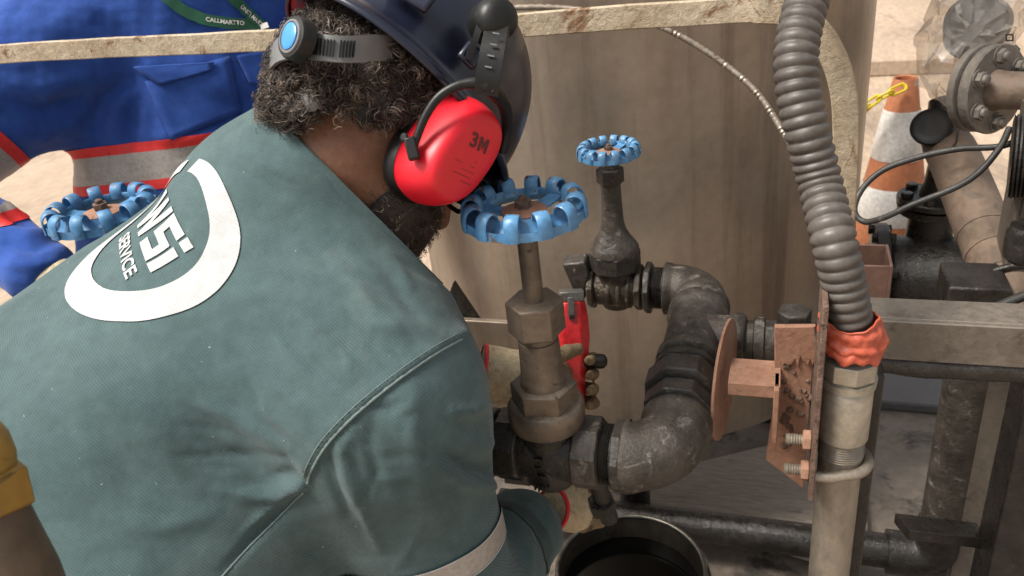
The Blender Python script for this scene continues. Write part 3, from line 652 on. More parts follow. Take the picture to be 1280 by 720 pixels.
cp = thing('conduit_pipe', 'upright galvanised conduit pipe with bright threaded coupling', 'pipe', (cond[0], cond[1], .004))
mb = MB(); mb.lathe((cond[0], cond[1], .004), UPZ, [(0, CRAD), (.2, CRAD), (z_fit0-.02, CRAD)], 48); mb.build('pipe', M['galv'], cp)
prf = [(0, CRAD)]+[q for i in range(7) for q in ((.002+i*.0032, CRAD+.001), (.0035+i*.0032, CRAD-.001))]+[(.03, CRAD-.001)]
mb = MB(); mb.lathe((cond[0], cond[1], z_fit0-.024), UPZ, prf, 40); mb.build('thread', M['galv'], cp, sharp=25)
mb = MB(); mb.lathe((cond[0], cond[1], z_fit0+.002), UPZ, [(0, .0245), (.002, .0272), (z_fit1-z_fit0-.006, .0277), (z_fit1-z_fit0-.003, .0255)], 48); mb.build('coupling', M['galv2'], cp)
mb = MB(); mb.lathe((cond[0], cond[1], z_fit1-.006), UPZ, [(0, .0245), (.006, .0245), (.007, .0295), (.016, .030), (.017, .026), (.021, .026)], 48); mb.build('collar', M['galv2'], cp)
mb = MB(); mb.hexa((cond[0], cond[1], z_fit1+.013), UPZ, .022, .0305, n=8, ch=.05, phase=.2); mb.build('gland_nut', M['galv2'], cp, bevel=.001)
# hose
hz = zat(*cond, 418)
hp = [np.array([cond[0], cond[1], hz-.014]), np.array([cond[0], cond[1], hz])]
d0_ = to_px(np.array([cond[0], cond[1], hz]))[2]
for px, py, d_ in ((1056, 362, d0_-.022), (1042, 300, d0_-.036), (1024, 225, .832), (1008, 162, .822), (997, 108, .818), (996, 60, .818), (1008, 5, .825), (1030, -50, .84), (1060, -110, .87), (1110, -190, .93), (1200, -260, 1.05)): hp.append(P(px, py, d_))
hp = spline(hp, 1400); dl = np.concatenate([[0], np.cumsum(np.linalg.norm(np.diff(hp, axis=0), axis=1))])
ss = np.linspace(0, dl[-1], 900); hp = np.stack([np.interp(ss, dl, hp[:, i]) for i in range(3)], 1)
phs = ss/.0116*2*math.pi
rad = .0197+.0032*np.abs(np.cos(phs/2))**.8
mb = MB(); mb.tube(hp, rad, 36)
tag(mb.build('ribbed_hose', M['hose'], sharp=None), 'thick grey ribbed hose hanging down to the conduit coupling', 'hose')
# orange sealant wrapped round the joint
n1, n2 = 64, 22; vs_ = []
for i in range(n2):
    t = i/(n2-1)
    for j in range(n1):
        th = 2*math.pi*j/n1
        rr_ = np.interp(t, [0, .15, .45, .75, 1], [.0315, .0330, .0312, .0292, .0270])+.0012*math.sin(18*t+1.5*th)
        lump = .45*(.0016*math.sin(3*th+1.0+4*t)+.0016*math.sin(7*th+9*t)+.0012*math.sin(13*th-15*t)+.001*math.sin(29*t+2*th))
        zz = hz-.016+.038*t+(.004*math.sin(2*th+.5)+.003*math.sin(5*th+2)+.002*math.sin(11*th))*(1-t)**1.5+.004*math.sin(2*th+2)*t
        ci = np.array([np.interp(max(zz-hz, 0), hp[:200, 2]-hz, hp[:200, k]) for k in range(2)]); vs_.append((ci[0]+(rr_+lump)*math.cos(th), ci[1]+(rr_+lump)*math.sin(th), zz))
fs_ = [(i*n1+j, i*n1+(j+1) % n1, (i+1)*n1+(j+1) % n1, (i+1)*n1+j) for i in range(n2-1) for j in range(n1)]
so = mesh_obj('sealant_wrap', vs_, fs_, M['orange'], cp); md = so.modifiers.new('thick', 'SOLIDIFY'); md.thickness = .0015; md.offset = 1
# dark strut right behind the conduit
mb = MB(); mb.box((cond[0]+.030, cond[1]+.045, .42), (.022, .03, .83)); tag(mb.build('strut', M['black_iron'], bevel=.002), 'thin black upright strut just behind the galvanised conduit', 'strut')

# ================================================================== cross beam and lower right steelwork
bY = .20
bl = ony(1080, 424, bY)
bm_ = thing('cross_beam', 'grey brown steel cross beam with black oily lower edge', 'beam', (bl[0]+.4, bY, bl[2]-.06))
zt1 = ony(1180, 403, bY)[2]; zt0 = ony(1180, 452, bY)[2]
mb = MB(); mb.box((bl[0]-.03+.5, bY, (zt1+zt0)/2), (1.0, .008, zt1-zt0)); mb.build('web', M['beam'], bm_, bevel=.0015)
mb = MB(); mb.box((bl[0]-.03+.5, bY+.03, zt1-.004), (1.0, .05, .007)); mb.build('top_flange', M['beam'], bm_, bevel=.0015)
mb = MB(); mb.tube([(bl[0]-.03+t, bY+.012, zt0-.012+.0015*math.sin(t*40)) for t in np.linspace(0, 1, 50)], .0165+.001*np.sin(np.arange(50)*1.7), 18); mb.build('lower_pipe', M['black_iron'], bm_)

dp = P(1203, 520, 1.40); dpx, dpy = dp[0], dp[1]
zel = zat(dpx, dpy, 697)
dpi = thing('drain_pipe', 'dark drain pipe dropping below the beam and turning left', 'pipe', (dpx, dpy, .0))
mb = MB(); mb.lathe((dpx, dpy, zel+.05), UPZ, [(0, .039), (zat(dpx, dpy, 385)-zel-.05, .039)], 36); mb.build('riser', M['dusty_iron'], dpi)
ar = [np.array([dpx-.05+.05*math.cos(t), dpy, zel-.0+.05-.05*math.sin(t)]) for t in np.linspace(0, math.pi/2, 14)]
mb = MB(); mb.tube([(dpx, dpy, zel+.09)]+ar+[(dpx-.09, dpy, zel)], .043, 32); mb.build('elbow', M['black_iron'], dpi)
mb = MB(); mb.tube([(dpx-.08, dpy, zel), (dpx-.4, dpy+.01, zel-.01), (dpx-.9, dpy+.0, zel-.01)], .034, 28); mb.build('floor_run', M['black_iron'], dpi)
mb = MB(); mb.box(P(1178, 664, 1.30), (.135, .05, .022), (W([1, -.12, 0]), W([0, .3, 1]), UPZ)); tag(mb.build('flat_bar', M['black_iron'], bevel=.002), 'short black flat bar across the dark drain pipe', 'bar')
# light channel and dark column behind
mb = MB(); q = P(1232, 600, 1.42); mb.box((q[0], q[1], .5), (.058, .02, 1.0)); mb.box((q[0]-.032, q[1]+.03, .5), (.007, .075, 1.0)); tag(mb.build('steel_channel', M['beam'], bevel=.002), 'pale upright steel channel right of the drain pipe', 'channel')
mb = MB(); q = P(1272, 620, 1.20); mb.box((q[0]+.008, q[1], .42), (.075, .08, .838)); tag(mb.build('steel_column', M['black_iron'], bevel=.003), 'black pitted steel column at the right edge below the beam', 'column')

q = onz(462, 900, .0); q = P(455, 700, 1.36)
mb = MB(); mb.lathe((q[0], q[1], .004), UPZ, [(0, .075), (.3, .075), (.303, .08), (.32, .08), (.323, .075), (.56, .075), (.565, .07)], 40); tag(mb.build('brown_drum', M['brown_pipe']), 'slim dark brown drum standing under the bending worker', 'drum')
# worn board on the floor
brd = [onz(px, py, .05) for px, py in ((799, 630), (801, 612), (812, 598), (860, 580), (940, 560), (1075, 528), (1085, 660), (1020, 690), (930, 664), (850, 648), (810, 640))]
mb = MB(); mb.prism(brd, (0, 0, -.036)); tag(mb.build('worn_board', M['plank'], bevel=.006), 'worn grey brown board lying on the floor below the bracket', 'board')

# ================================================================== upper right pipework
# big horizontal black drum with bolted end flange
dcn = P(1165, 350, 1.66)
dr = thing('valve_chamber', 'oily black horizontal chamber with bolted end flange beside the cone', 'chamber', dcn-UPZ*.12)
mb = MB(); mb.lathe(dcn+np.array([-.09, 0, 0]), (1, 0, 0), [(0, .085), (.01, .092), (.30, .092), (.31, .085)], 44); mb.build('drum', M['black_iron'], dr)
mb = MB(); mb.lathe(dcn+np.array([-.115, 0, 0]), (1, 0, 0), [(-.001, .114), (0, .117), (.022, .117), (.024, .114)], 44); mb.build('end_flange', M['dark_iron'], dr)
for i in range(8):
    t = i*math.pi/4+.2; mb = MB(); mb.hexa(dcn+np.array([-.125, math.cos(t)*.104, math.sin(t)*.104]), (1, 0, 0), .045, .011); mb.build('bolt', M['black_iron'], dr)
vc = P(1160, 300, 1.66); vx, vy = vc[0], vc[1]-.0
ft = zat(vx, vy, 243)
mb = MB(); mb.lathe((vx, vy, dcn[2]+.06), UPZ, [(0, .045), (ft-dcn[2]-.10, .043), (ft-dcn[2]-.095, .065), (ft-dcn[2]-.08, .068)], 36); mb.build('neck', M['black_iron'], dr)
for k_, (dz, rr_) in enumerate(((-.034, .066), (-.016, .069))):
    mb = MB(); mb.lathe((vx, vy, ft+dz), UPZ, [(0, rr_-.002), (.002, rr_), (.012, rr_), (.014, rr_-.002)], 40); mb.build('flange', M['black_iron'], dr)
for i in range(6):
    t = i*math.pi/3+.25; mb = MB(); mb.hexa((vx+math.cos(t)*.053, vy+math.sin(t)*.053, ft-.002), UPZ, .011, .0115); mb.build('bolt', M['black_iron'], dr)
mb = MB(); mb.lathe((vx+.012, vy, ft-.002), UPZ, [(0, .040), (.03, .034), (.09, .029), (.13, .027), (.135, .024)], 30); mb.build('cone_neck', M['black_iron'], dr)
# mushroom shaped knob on a stub
kn = P(1165, 158, 1.50)
kt = thing('black_knob', 'round black mushroom knob on a stub above the diagonal pipe', 'knob', kn)
ka = W([.45, -.25, .85]); ka = nrm(ka)
mb = MB(); mb.lathe(kn, -ka, [(-.012, .028), (-.010, .036), (-.002, .038), (.002, .036), (.004, .030), (.003, .02)], 36); mb.build('cap', M['black_plastic'], kt)
mb = MB(); mb.tube([kn, kn+ka*.03, kn+ka*.075], [.012, .013, .02], 16); mb.build('stub', M['black_iron'], kt)
# diagonal pipe
dg = thing('diagonal_pipe', 'brown grey pipe slanting down to the right past the cone', 'pipe', P(1225, 300, 1.3))
pp = [P(1182, 178, 1.53), P(1192, 196, 1.50), P(1206, 230, 1.445), P(1224, 275, 1.38), P(1248, 330, 1.30), P(1278, 400, 1.21), P(1300, 450, 1.15)]
pp = spline(pp, 40)
mb = MB(); mb.tube(pp, np.interp(np.arange(40), [0, 4, 39], [.042, .044, .044]), 36); mb.build('pipe', M['diag'], dg)
for a1_ in (21, 24, 27):
    mb = MB(); mb.tube(pp[a1_:a1_+2], [.0455, .0455], 36); mb.build('weld_band', M['diag'], dg)
k_ = pp[29]; tn_ = nrm(pp[30]-pp[28]); a_ = nrm(np.cross(tn_, UPZ)); b_ = np.cross(tn_, a_)
mb = MB(); mb.tube([k_+(a_*math.cos(t)+b_*math.sin(t))*.050 for t in np.linspace(0, 2*math.pi, 40)], .0055, 10, caps=False); mb.build('clamp', M['black_iron'], dg)
mb = MB(); mb.lathe(P(1186, 168, 1.53), W([-.1, 1, .1]), [(-.02, .036), (.03, .034), (.07, .026)], 28); mb.build('top_stub', M['black_iron'], dg)
# square block
q = P(1216, 362, 1.24)
mb = MB(); mb.box(q, (.085, .09, .052)); tag(mb.build('steel_block', M['black_iron'], bevel=.004), 'square black oily steel block under the diagonal pipe', 'block')
# coarse black end plates and lump on the right edge
q = P(1262, 196, 1.15)
mb = MB(); prf = [(0, .05)]
for i in range(9): prf += [(.002+i*.0052, .0600), (.0038+i*.0052, .057), (.0050+i*.0052, .0602)]
prf += [(.05, .05)]
mb.lathe(q, W([.86, -.08, -.50]), prf, 48); tag(mb.build('ribbed_coupling', M['black_iron'], sharp=25), 'black ribbed round coupling cut by the right edge of the picture', 'coupling')
q = P(1284, 302, 1.12)
mb = MB(); mb.lathe(q-UPZ*.03, UPZ, [(0, .02), (.008, .028), (.045, .029), (.055, .024)], 24); tag(mb.build('cap_nut', M['black_iron']), 'black oily cap nut at the right edge beside the diagonal pipe', 'nut')
# bolted flange and its pipe
fc = P(1247, 112, 1.30); fa = nrm(W([.42, -.28, -.86]))
fl = thing('bolted_flange', 'round grey bolted flange with a pipe leaving to the right', 'flange', fc)
mb = MB(); mb.lathe(fc, fa, [(-.02, .062), (-.018, .070), (-.002, .072), (0, .070)], 56); mb.build('plate', M['flange'], fl)
mb = MB(); mb.lathe(fc-fa*.024, fa, [(-.016, .066), (-.014, .071), (-.002, .071), (0, .066)], 56); mb.build('plate', M['flange'], fl)
fu = nrm(W([0, 1, 0])-fa*(W([0, 1, 0])@fa)); fr_ = np.cross(fa, fu)
for i in range(6):
    t = i*math.pi/3+.32; q = fc+(fu*math.cos(t)+fr_*math.sin(t))*.0535
    mb = MB(); mb.lathe(q, fa, [(0, .0155), (.002, .0155), (.0021, .013)], 20); mb.hexa(q+fa*.002, fa, .009, .0125, phase=i*.5); mb.lathe(q+fa*.011, fa, [(0, .008), (.005, .0075), (.006, .006)], 14); mb.build('bolt', M['flange'], fl)
mb = MB(); pe = fc+W([.12, -.035, -.06]); mb.tube([fc-fa*.005, fc+fa*.012, fc+W([.05, -.018, -.055]), pe, fc+W([.3, -.09, -.10])], [.036, .030, .029, .029, .029], 32); mb.build('pipe', M['diag'], fl)
# instrument wrapped in clear plastic
ic = P(1212, 40, 1.42)
ins = thing('wrapped_gauge', 'round gauge wrapped in a clear plastic bag above the flange', 'gauge', ic-UPZ*.06)
ga = nrm(W([-.35, .3, -.88]))
mb = MB(); mb.lathe(ic+W([.025, .02, .02]), ga, [(-.05, .035), (-.04, .050), (.0, .055), (.012, .055), (.014, .048), (.008, .046)], 40); mb.build('gauge_case', M['flange'], ins)
mb = MB(); mb.lathe(ic+W([.025, .02, .02])+ga*.006, ga, [(0, .046), (.002, .046)], 40); mb.build('dial', M['white'], ins)
mb = MB(); mb.tube([ic+W([.025, -.02, .02]), ic+W([.03, -.07, .02]), ic+W([.035, -.12, .02])], [.02, .02, .022], 18); mb.box(ic+W([.055, -.045, .0]), (.05, .03, .035)); mb.build('gauge_stem', M['flange'], ins)
# bag: crumpled closed sheet
n1, n2 = 34, 16; vs_ = []; brg = random.Random(12)
out_px = [(1146, 88), (1150, 60), (1160, 22), (1172, -10), (1200, -40), (1240, -45), (1285, -25), (1290, 10), (1282, 35), (1262, 62), (1225, 100), (1196, 132), (1170, 126), (1152, 108)]
ol = np.array(out_px+out_px[:1], float); ol_l = np.concatenate([[0], np.cumsum(np.linalg.norm(np.diff(ol, axis=0), axis=1))]); ol_l /= ol_l[-1]
cpx = np.array([1215, 42.])
for i in range(n2):
    ph = math.pi*(i+.5)/n2-math.pi/2; cr = math.cos(ph)
    for j in range(n1):
        t = j/n1; e_ = np.array([np.interp(t, ol_l, ol[:, 0]), np.interp(t, ol_l, ol[:, 1])])
        crum = .030*math.sin(9*t*6.28+3*ph)*cr+.035*abs(math.sin(5*t*6.28+2.0*ph+1))*cr
        q = cpx+(e_-cpx)*min(1, max(0, cr)**.75)*(1-.10*abs(math.sin(7*t*6.28+5*ph))*abs(math.sin(2*ph)))
        p0_ = P(q[0], q[1], 1.42+.075*math.sin(ph)); rn = vnoise(p0_[None]*13, 71, 3, .6)[0]; jt = .010*cr; vs_.append(p0_+W([.2, .1, -1])*(abs(rn)*.026-.010)+W([brg.uniform(-1, 1), brg.uniform(-1, 1), brg.uniform(-1, 1)])*jt)
fs_ = [(i*n1+j, i*n1+(j+1) % n1, (i+1)*n1+(j+1) % n1, (i+1)*n1+j) for i in range(n2-1) for j in range(n1)]+[tuple(range(n1)), tuple((n2-1)*n1+j for j in range(n1))]
bgo = mesh_obj('plastic_bag', vs_, fs_, M['bag'], ins, True, 12)
q = P(1262, 47, 1.335)
mb = MB()
for dx, dy, w, h_ in ((-.010, 0, .004, .022), (.010, 0, .004, .022), (0, .009, .016, .004), (0, -.009, .016, .004)): mb.box(q+W([dx, dy, 0])*.55, (w*.55, .0012, h_*.55), (W([1, 0, 0]), W([0, 0, 1]), W([0, 1, 0])))
mb.build('printed_square', M['black_matte'], ins)
# black cable loops
def cable(name, px, r_, label, mat='cable', n=80):
    mb = MB(); mb.tube(spline([P(*q) for q in px], n), r_, 10); return tag(mb.build(name, M[mat]), label, 'cable')
cable('loop_cable', [(1290, 168, 1.16), (1250, 183, 1.19), (1200, 186, 1.22), (1150, 196, 1.25), (1105, 212, 1.27), (1078, 236, 1.28), (1068, 262, 1.28), (1080, 277, 1.27), (1105, 272, 1.24), (1140, 256, 1.21), (1195, 234, 1.18), (1225, 214, 1.17), (1250, 184, 1.165), (1262, 160, 1.17)], .0048, 'black cable looped in front of the traffic cone', n=120)
cable('sagging_cable', [(1190, 408, 1.06), (1215, 396, 1.08), (1250, 382, 1.07), (1300, 362, 1.06)], .0065, 'black cable resting above the cross beam at the right edge')
cable('hanging_wire', [(1193, 136, 1.36), (1190, 150, 1.37), (1196, 158, 1.37), (1197, 165, 1.37), (1194, 180, 1.38), (1180, 192, 1.40)], .0022, 'thin black wire tied below the plastic bag')

# ================================================================== traffic cone and plastic chain
ct = P(1132, 98, 2.45); cx_, cy_ = ct[0], ct[1]
K = ct[2]/.70
tcn = thing('traffic_cone', 'faded orange traffic cone with two white bands', 'traffic cone', (cx_, cy_, 0))
def cr_(h): return np.interp(h, [0, .70*K], [.150, .036])
def band(name, h0, h1, mat, ex=0.0):
    mb = MB(); mb.lathe((cx_, cy_, 0), UPZ, [(h0, cr_(h0)+ex-.001), (h0+.002, cr_(h0)+ex), (h1-.002, cr_(h1)+ex), (h1, cr_(h1)+ex-.001)], 48, caps=False); return mb.build(name, mat, tcn)
band('body', .03, .70*K, M['cone_orange'])
mb = MB(); mb.lathe((cx_, cy_, 0), UPZ, [(.70*K-.002, .036), (.70*K+.003, .034), (.70*K, .029), (.70*K-.08, .028)], 36, caps=False); mb.build('lip', M['cone_orange'], tcn)
def hz_(py): return zat(cx_, cy_-.06, py)
band('white_band', hz_(202), hz_(142), M['cone_white'], .0025); band('white_band', hz_(278), hz_(235), M['cone_white'], .0025)
mb = MB(); mb.box((cx_, cy_, .018), (.36, .36, .035)); mb.build('base', M['cone_orange'], tcn, bevel=.01)
mb = MB(); mb.lathe((cx_-.04, cy_-.012, zat(cx_, cy_, 110)), W([-1, 0, -.4]), [(-.012, .006), (.004, .006), (.005, .003)], 12); mb.build('chain_hole', M['black_matte'], tcn)
ch0 = P(1122, 112, 2.41); ch1 = P(1060, 150, 2.50); ch2 = P(960, 190, 2.75)
cpts = spline([ch0, P(1105, 120, 2.42), P(1088, 129, 2.44), ch1, ch2], 200); cl = np.concatenate([[0], np.cumsum(np.linalg.norm(np.diff(cpts, axis=0), axis=1))])
chn = thing('plastic_chain', 'yellow plastic chain hooked to the top of the cone', 'chain', ch0)
lk = .052; nlk = int(cl[-1]/(lk*.72))
for i in range(nlk):
    s_ = i*lk*.72; p_ = np.array([np.interp(s_, cl, cpts[:, k]) for k in range(3)]); p2 = np.array([np.interp(s_+.01, cl, cpts[:, k]) for k in range(3)])
    t_ = nrm(p2-p_+1e-9); s1 = nrm(np.cross(t_, UPZ)); s2 = np.cross(t_, s1); w = (s1+s2)*.7 if i % 2 else (s1-s2)*.7
    mb = MB(); mb.tube([p_+t_*(math.copysign(.013, math.cos(q))+math.cos(q)*.012)+w*math.sin(q)*.012 for q in np.linspace(0, 2*math.pi, 21)], .0042, 7, caps=False); mb.build('link', M['yellow'], chn)

# ================================================================== brass fitting close to the camera, lower left
yb_ = P(-34, 612, .50)
yp = thing('brass_fitting', 'yellow brass dome and hex nut on a brown pipe at lower left', 'fitting', (yb_[0], yb_[1], 0))
ya = nrm(W([-.18, 1, -.10])); k_ = 1.0
mb = MB(); mb.lathe(yb_+ya*.018, ya, [(-.012, .026), (0, .0275), (.012, .026), (.024, .021), (.033, .013), (.037, .004)], 36); mb.build('dome', M['yellow_brass'], yp)
mb = MB(); mb.hexa(yb_-ya*.017, ya, .026, .0335, phase=.5, ch=.08); mb.build('hex_nut', M['yellow_brass'], yp, bevel=.001)
mb = MB(); mb.tube([yb_-ya*.014, yb_-ya*.03, yb_-ya*.06, yb_-ya*.12, yb_-ya*.3, np.array([yb_[0], yb_[1]-.12, .0])], [.027, .030, .036, .042, .042, .042], 32); mb.build('pipe', M['brown_pipe'], yp)

# ================================================================== people
def slice_band(src, name, mat, parent, p0, axis, t0, t1, off, keep, off0=None):
    """a strip of cloth cut from a garment between two planes and laid just over it"""
    oo = origin_of(parent); bm = bmesh.new(); bm.from_mesh(src.data); bm.verts.ensure_lookup_table()
    p0 = np.array(p0)-origin_of(src.parent); ax = nrm(axis)
    kill = [f_ for f_ in bm.faces if not (t0-.02 < (np.array(f_.calc_center_median())-p0)@ax < t1+.02 and keep(np.array(f_.calc_center_median())+origin_of(src.parent)))]
    bmesh.ops.delete(bm, geom=kill, context='FACES')
    for t, sg in ((t0, -1), (t1, 1)):
        geo = bm.verts[:]+bm.edges[:]+bm.faces[:]
        bmesh.ops.bisect_plane(bm, geom=geo, plane_co=Vector(p0+ax*t), plane_no=Vector(ax*sg), clear_outer=True)
    bm.normal_update()
    for v in bm.verts: v.co += v.normal*off
    me = bpy.data.meshes.new(name); bm.to_mesh(me); bm.free(); me.shade_smooth(); me.materials.clear(); me.materials.append(mat)
    o = bpy.data.objects.new(name, me); col.objects.link(o); o.parent = parent; return o
def fold(verts, nor, px, line, width, amp, facing=None, taper=True, side=None, crisp=False):
    """a crease or ridge along a polyline traced on the garment"""
    d, t, sd = poly_dist(px[:, :2], line)
    g = np.exp(-(d/width)**2) if not crisp else np.exp(-np.abs(d/width))
    if taper: g = g*np.clip(np.sin(np.clip(t, .0, 1)*math.pi), 0, 1)**.6
    if side: g = g*(np.tanh(sd*d/side)*.5+.5)
    if facing is not None: g = g*facing
    return verts+nor*(g*amp)[:, None]

# ---- worker in the grey green shirt --------------------------------------------------------
bs = nrm([.78, .62, 0]); bn = np.array([-.54, .68, -.49]); bn = nrm(bn-bs*(bn@bs)); bR = np.array([.25, -.43, -.87]); bR = nrm(bR-bs*(bR@bs)-bn*(bR@bn))
S_, N_, Rr = W(bs), W(bn), W(bR)
Lp = P(195, 280, .875)
A0 = Lp-N_*.122-S_*.50+Rr*.045; A1 = Lp-N_*.130+S_*.10+Rr*.022
hr_c, hf_c = nrm([.68, -.24, -.69]), np.array([.5, -.55, .67]); hf_c = nrm(hf_c-hr_c*(hf_c@hr_c)); hu_c = np.cross(hf_c, hr_c); hu_c = hu_c if hu_c[1] > 0 else -hu_c
HR, HF, HU = W(hr_c), W(hf_c), W(hu_c)
Hc = Cp([-.130, .156, .815])
NB = Lp+S_*.185-N_*.085
HB = Hc-HU*.06-HF*.035
SR, ER, WR = P(474, 502, .78), P(572, 760, .875), P(648, 666, 1.035)
SL, EL, WL = P(452, 300, 1.10), P(535, 520, 1.17), P(572, 486, 1.145)
NB = P(398, 232, .845); N1 = P(412, 203, .778); COLc = P(409, 211, .777); COLn = nrm(W([.70, .70, .058]))
def shirt_fn(p_):
    d = sweep(p_, A0, A1, Rr, N_, [0, .35, .7, 1], [.225, .225, .220, .190], [.175, .172, .150, .118])
    d = smin(d, rcone(p_, A1+Rr*.06-S_*.06, SR, .110, .084), .08)
    d = smin(d, rcone(p_, A1-Rr*.06-S_*.06, SL, .105, .085), .08)
    d = smin(d, rcone(p_, NB-S_*.02, SR, .062, .094), .07)
    d = smin(d, rcone(p_, NB-S_*.02, SL, .062, .085), .07)
    d = smin(d, ellip(p_, A0+S_*.25-N_*.12+Rr*.135, np.stack([S_, Rr, N_]), (.27, .18, .16)), .06)
    d = smin(d, rcone(p_, SR, ER, .086, .072), .05)
    d = smin(d, rcone(p_, ER, WR, .070, .053), .03)
    d = smin(d, rcone(p_, SL, EL, .085, .065), .06)
    d = smin(d, rcone(p_, EL, WL, .062, .046), .03)
    d = smin(d, rcone(p_, NB-S_*.05, N1+COLn*.07, .090, .070), .06)
    return d
lo = np.minimum.reduce([A0, A1, SR, ER, WR, SL, EL, WL, NB])-.22; hi = np.maximum.reduce([A0, A1, SR, ER, WR, SL, EL, WL, NB])+.22
sv, sf = sdf_mesh(shirt_fn, lo, hi, .0042)
nor = sdf_normal(shirt_fn, sv); px = to_px(sv)
vd = sv-CAM; vd /= np.linalg.norm(vd, axis=1)[:, None]; facing = np.clip(-(nor*vd).sum(1)*4, 0, 1)
tax = (sv-A0)@S_; lat = (sv-A0)@Rr
sv = sv+nor*(vnoise(sv*4.0, 21, 3)*.0045+vnoise(np.stack([tax*3.0, lat*7.0, (sv-A0)@N_*5], 1), 4, 2)*.0025+np.clip(vnoise(np.stack([tax*5.0+lat*3, lat*22.0-tax*8, (sv-A0)@N_*14], 1), 14, 2), .15, 2)*.0013)[:, None]
SEAM = [(577, 424), (548, 440), (515, 462), (480, 488), (450, 513), (424, 538), (403, 563), (388, 590), (384, 604)]
FOLDS = [([(365, 385), (410, 430), (462, 478)], 11, .0045), ([(335, 395), (385, 450), (440, 500)], 12, -.004), ([(300, 430), (345, 480), (395, 530)], 11, .0035),
         ([(392, 590), (330, 552), (262, 500), (205, 440)], 15, .004), ([(392, 598), (320, 580), (240, 540)], 13, -.005), ([(388, 606), (330, 620), (262, 612)], 12, .0045),
         ([(300, 190), (335, 208), (372, 226)], 9, .0045), ([(285, 205), (325, 226), (368, 250)], 9, -.004), ([(330, 170), (372, 195), (420, 245), (470, 300)], 10, .003),
         ([(440, 300), (480, 340), (530, 400)], 14, -.004), ([(415, 330), (470, 385), (515, 430)], 12, .004), ([(560, 420), (500, 405), (440, 410)], 14, .003),
         ([(640, 575), (612, 590), (580, 582), (548, 560)], 9, -.008), ([(640, 590), (610, 607), (575, 600), (530, 570)], 9, .007), ([(632, 545), (606, 556), (580, 548)], 8, .005),
         ([(425, 545), (432, 590), (455, 640), (480, 690)], 11, .006), ([(410, 560), (416, 600), (440, 650)], 9, -.006), ([(470, 505), (462, 560), (480, 620)], 14, -.004),
         ([(618, 500), (590, 515), (560, 512)], 9, .004), ([(622, 520), (595, 533), (565, 528)], 8, -.004), ([(520, 470), (510, 530), (530, 600), (545, 670)], 20, .004),
         ([(640, 640), (668, 660), (684, 700), (684, 740)], 6, -.006), ([(650, 625), (680, 640), (694, 672), (696, 720)], 6, .005), ([(645, 660), (660, 685), (664, 730)], 6, .004),
         ([(378, 612), (330, 660), (275, 720)], 9, -.006), ([(380, 600), (340, 634), (300, 670)], 7, .004),
         ([(180, 610), (140, 560), (110, 500)], 22, -.003), ([(60, 460), (150, 500), (240, 560)], 24, .003), ([(120, 640), (200, 660), (280, 640)], 18, .003)]
for ln, wd, am in FOLDS: sv = fold(sv, nor, px, ln, wd*(.62 if max(q[0] for q in ln) < 545 else .85), am*(.72 if max(q[0] for q in ln) < 545 else 1.15), facing)
frg = random.Random(40)
for i in range(34):          # fine pulled creases fanning out of the armpit, across the shoulder and along the sleeve
    if i < 14: x0, y0 = 386+frg.uniform(-6, 4), 592+frg.uniform(-30, 20); an = math.radians(frg.uniform(165, 238)); ln_ = frg.uniform(60, 190)
    elif i < 24: x0, y0 = frg.uniform(300, 470), frg.uniform(260, 420); an = math.radians(frg.uniform(30, 62)); ln_ = frg.uniform(50, 120)
    else: x0, y0 = frg.uniform(420, 600), frg.uniform(500, 640); an = math.radians(frg.uniform(50, 130) if i % 2 else frg.uniform(-20, 25)); ln_ = frg.uniform(35, 90)
    bx, by = frg.uniform(-12, 12), frg.uniform(-12, 12); st_ = frg.uniform(0, 25)
    p0_ = (x0+math.cos(an)*st_, y0+math.sin(an)*st_); p2_ = (p0_[0]+math.cos(an)*ln_, p0_[1]+math.sin(an)*ln_)
    sv = fold(sv, nor, px, [p0_, ((p0_[0]+p2_[0])/2+bx, (p0_[1]+p2_[1])/2+by), p2_], frg.uniform(4.5, 7), frg.choice((-1, 1))*frg.uniform(.0012, .0026), facing)
sv = fold(sv, nor, px, SEAM, 16, .0042, facing, False, 3.0)
sv = fold(sv, nor, px, SEAM, 5, -.0008, facing, False)
w1 = thing('person', 'worker in grey green shirt, navy hard hat and red ear muffs bending over the valve', 'person', (A0[0]-.1, A0[1], 0))
shirt = mesh_obj('shirt', sv, sf, M['shirt'], w1)
# open the neckline cleanly and give it a sewn edge
bm = bmesh.new(); bm.from_mesh(shirt.data); oo = origin_of(w1)
bmesh.ops.bisect_plane(bm, geom=bm.verts[:]+bm.edges[:]+bm.faces[:], plane_co=Vector(COLc-oo), plane_no=Vector(COLn), clear_outer=True)
rimv = np.array([v.co for v in bm.verts if v.is_boundary])+oo
bm.to_mesh(shirt.data); bm.free(); shirt.data.shade_smooth()
e1 = nrm(np.cross(COLn, UPZ)); e2 = np.cross(COLn, e1); cc_ = rimv.mean(0); an = np.arctan2((rimv-cc_)@e2, (rimv-cc_)@e1); od = np.argsort(an)
an_s = np.linspace(-math.pi, math.pi, 121); rd_ = np.interp(an_s, an[od], np.linalg.norm(rimv-cc_, axis=1)[od], period=2*math.pi)
k9 = np.ones(9)/9; rd_ = np.convolve(np.concatenate([rd_[-9:-1], rd_, rd_[1:9]]), k9, 'same')[8:-8]
loop = [cc_+(e1*math.cos(t)+e2*math.sin(t))*q for t, q in zip(an_s, rd_)]
mb = MB()
vs_ = []
for q in loop:
    o_ = nrm(q-cc_)
    for (dr_, dz_) in ((.0016, .0012), (.0022, -.003), (.0018, -.011), (.0002, -.0115), (-.0012, -.003), (-.0008, .001)): vs_.append(q+o_*dr_+COLn*dz_)
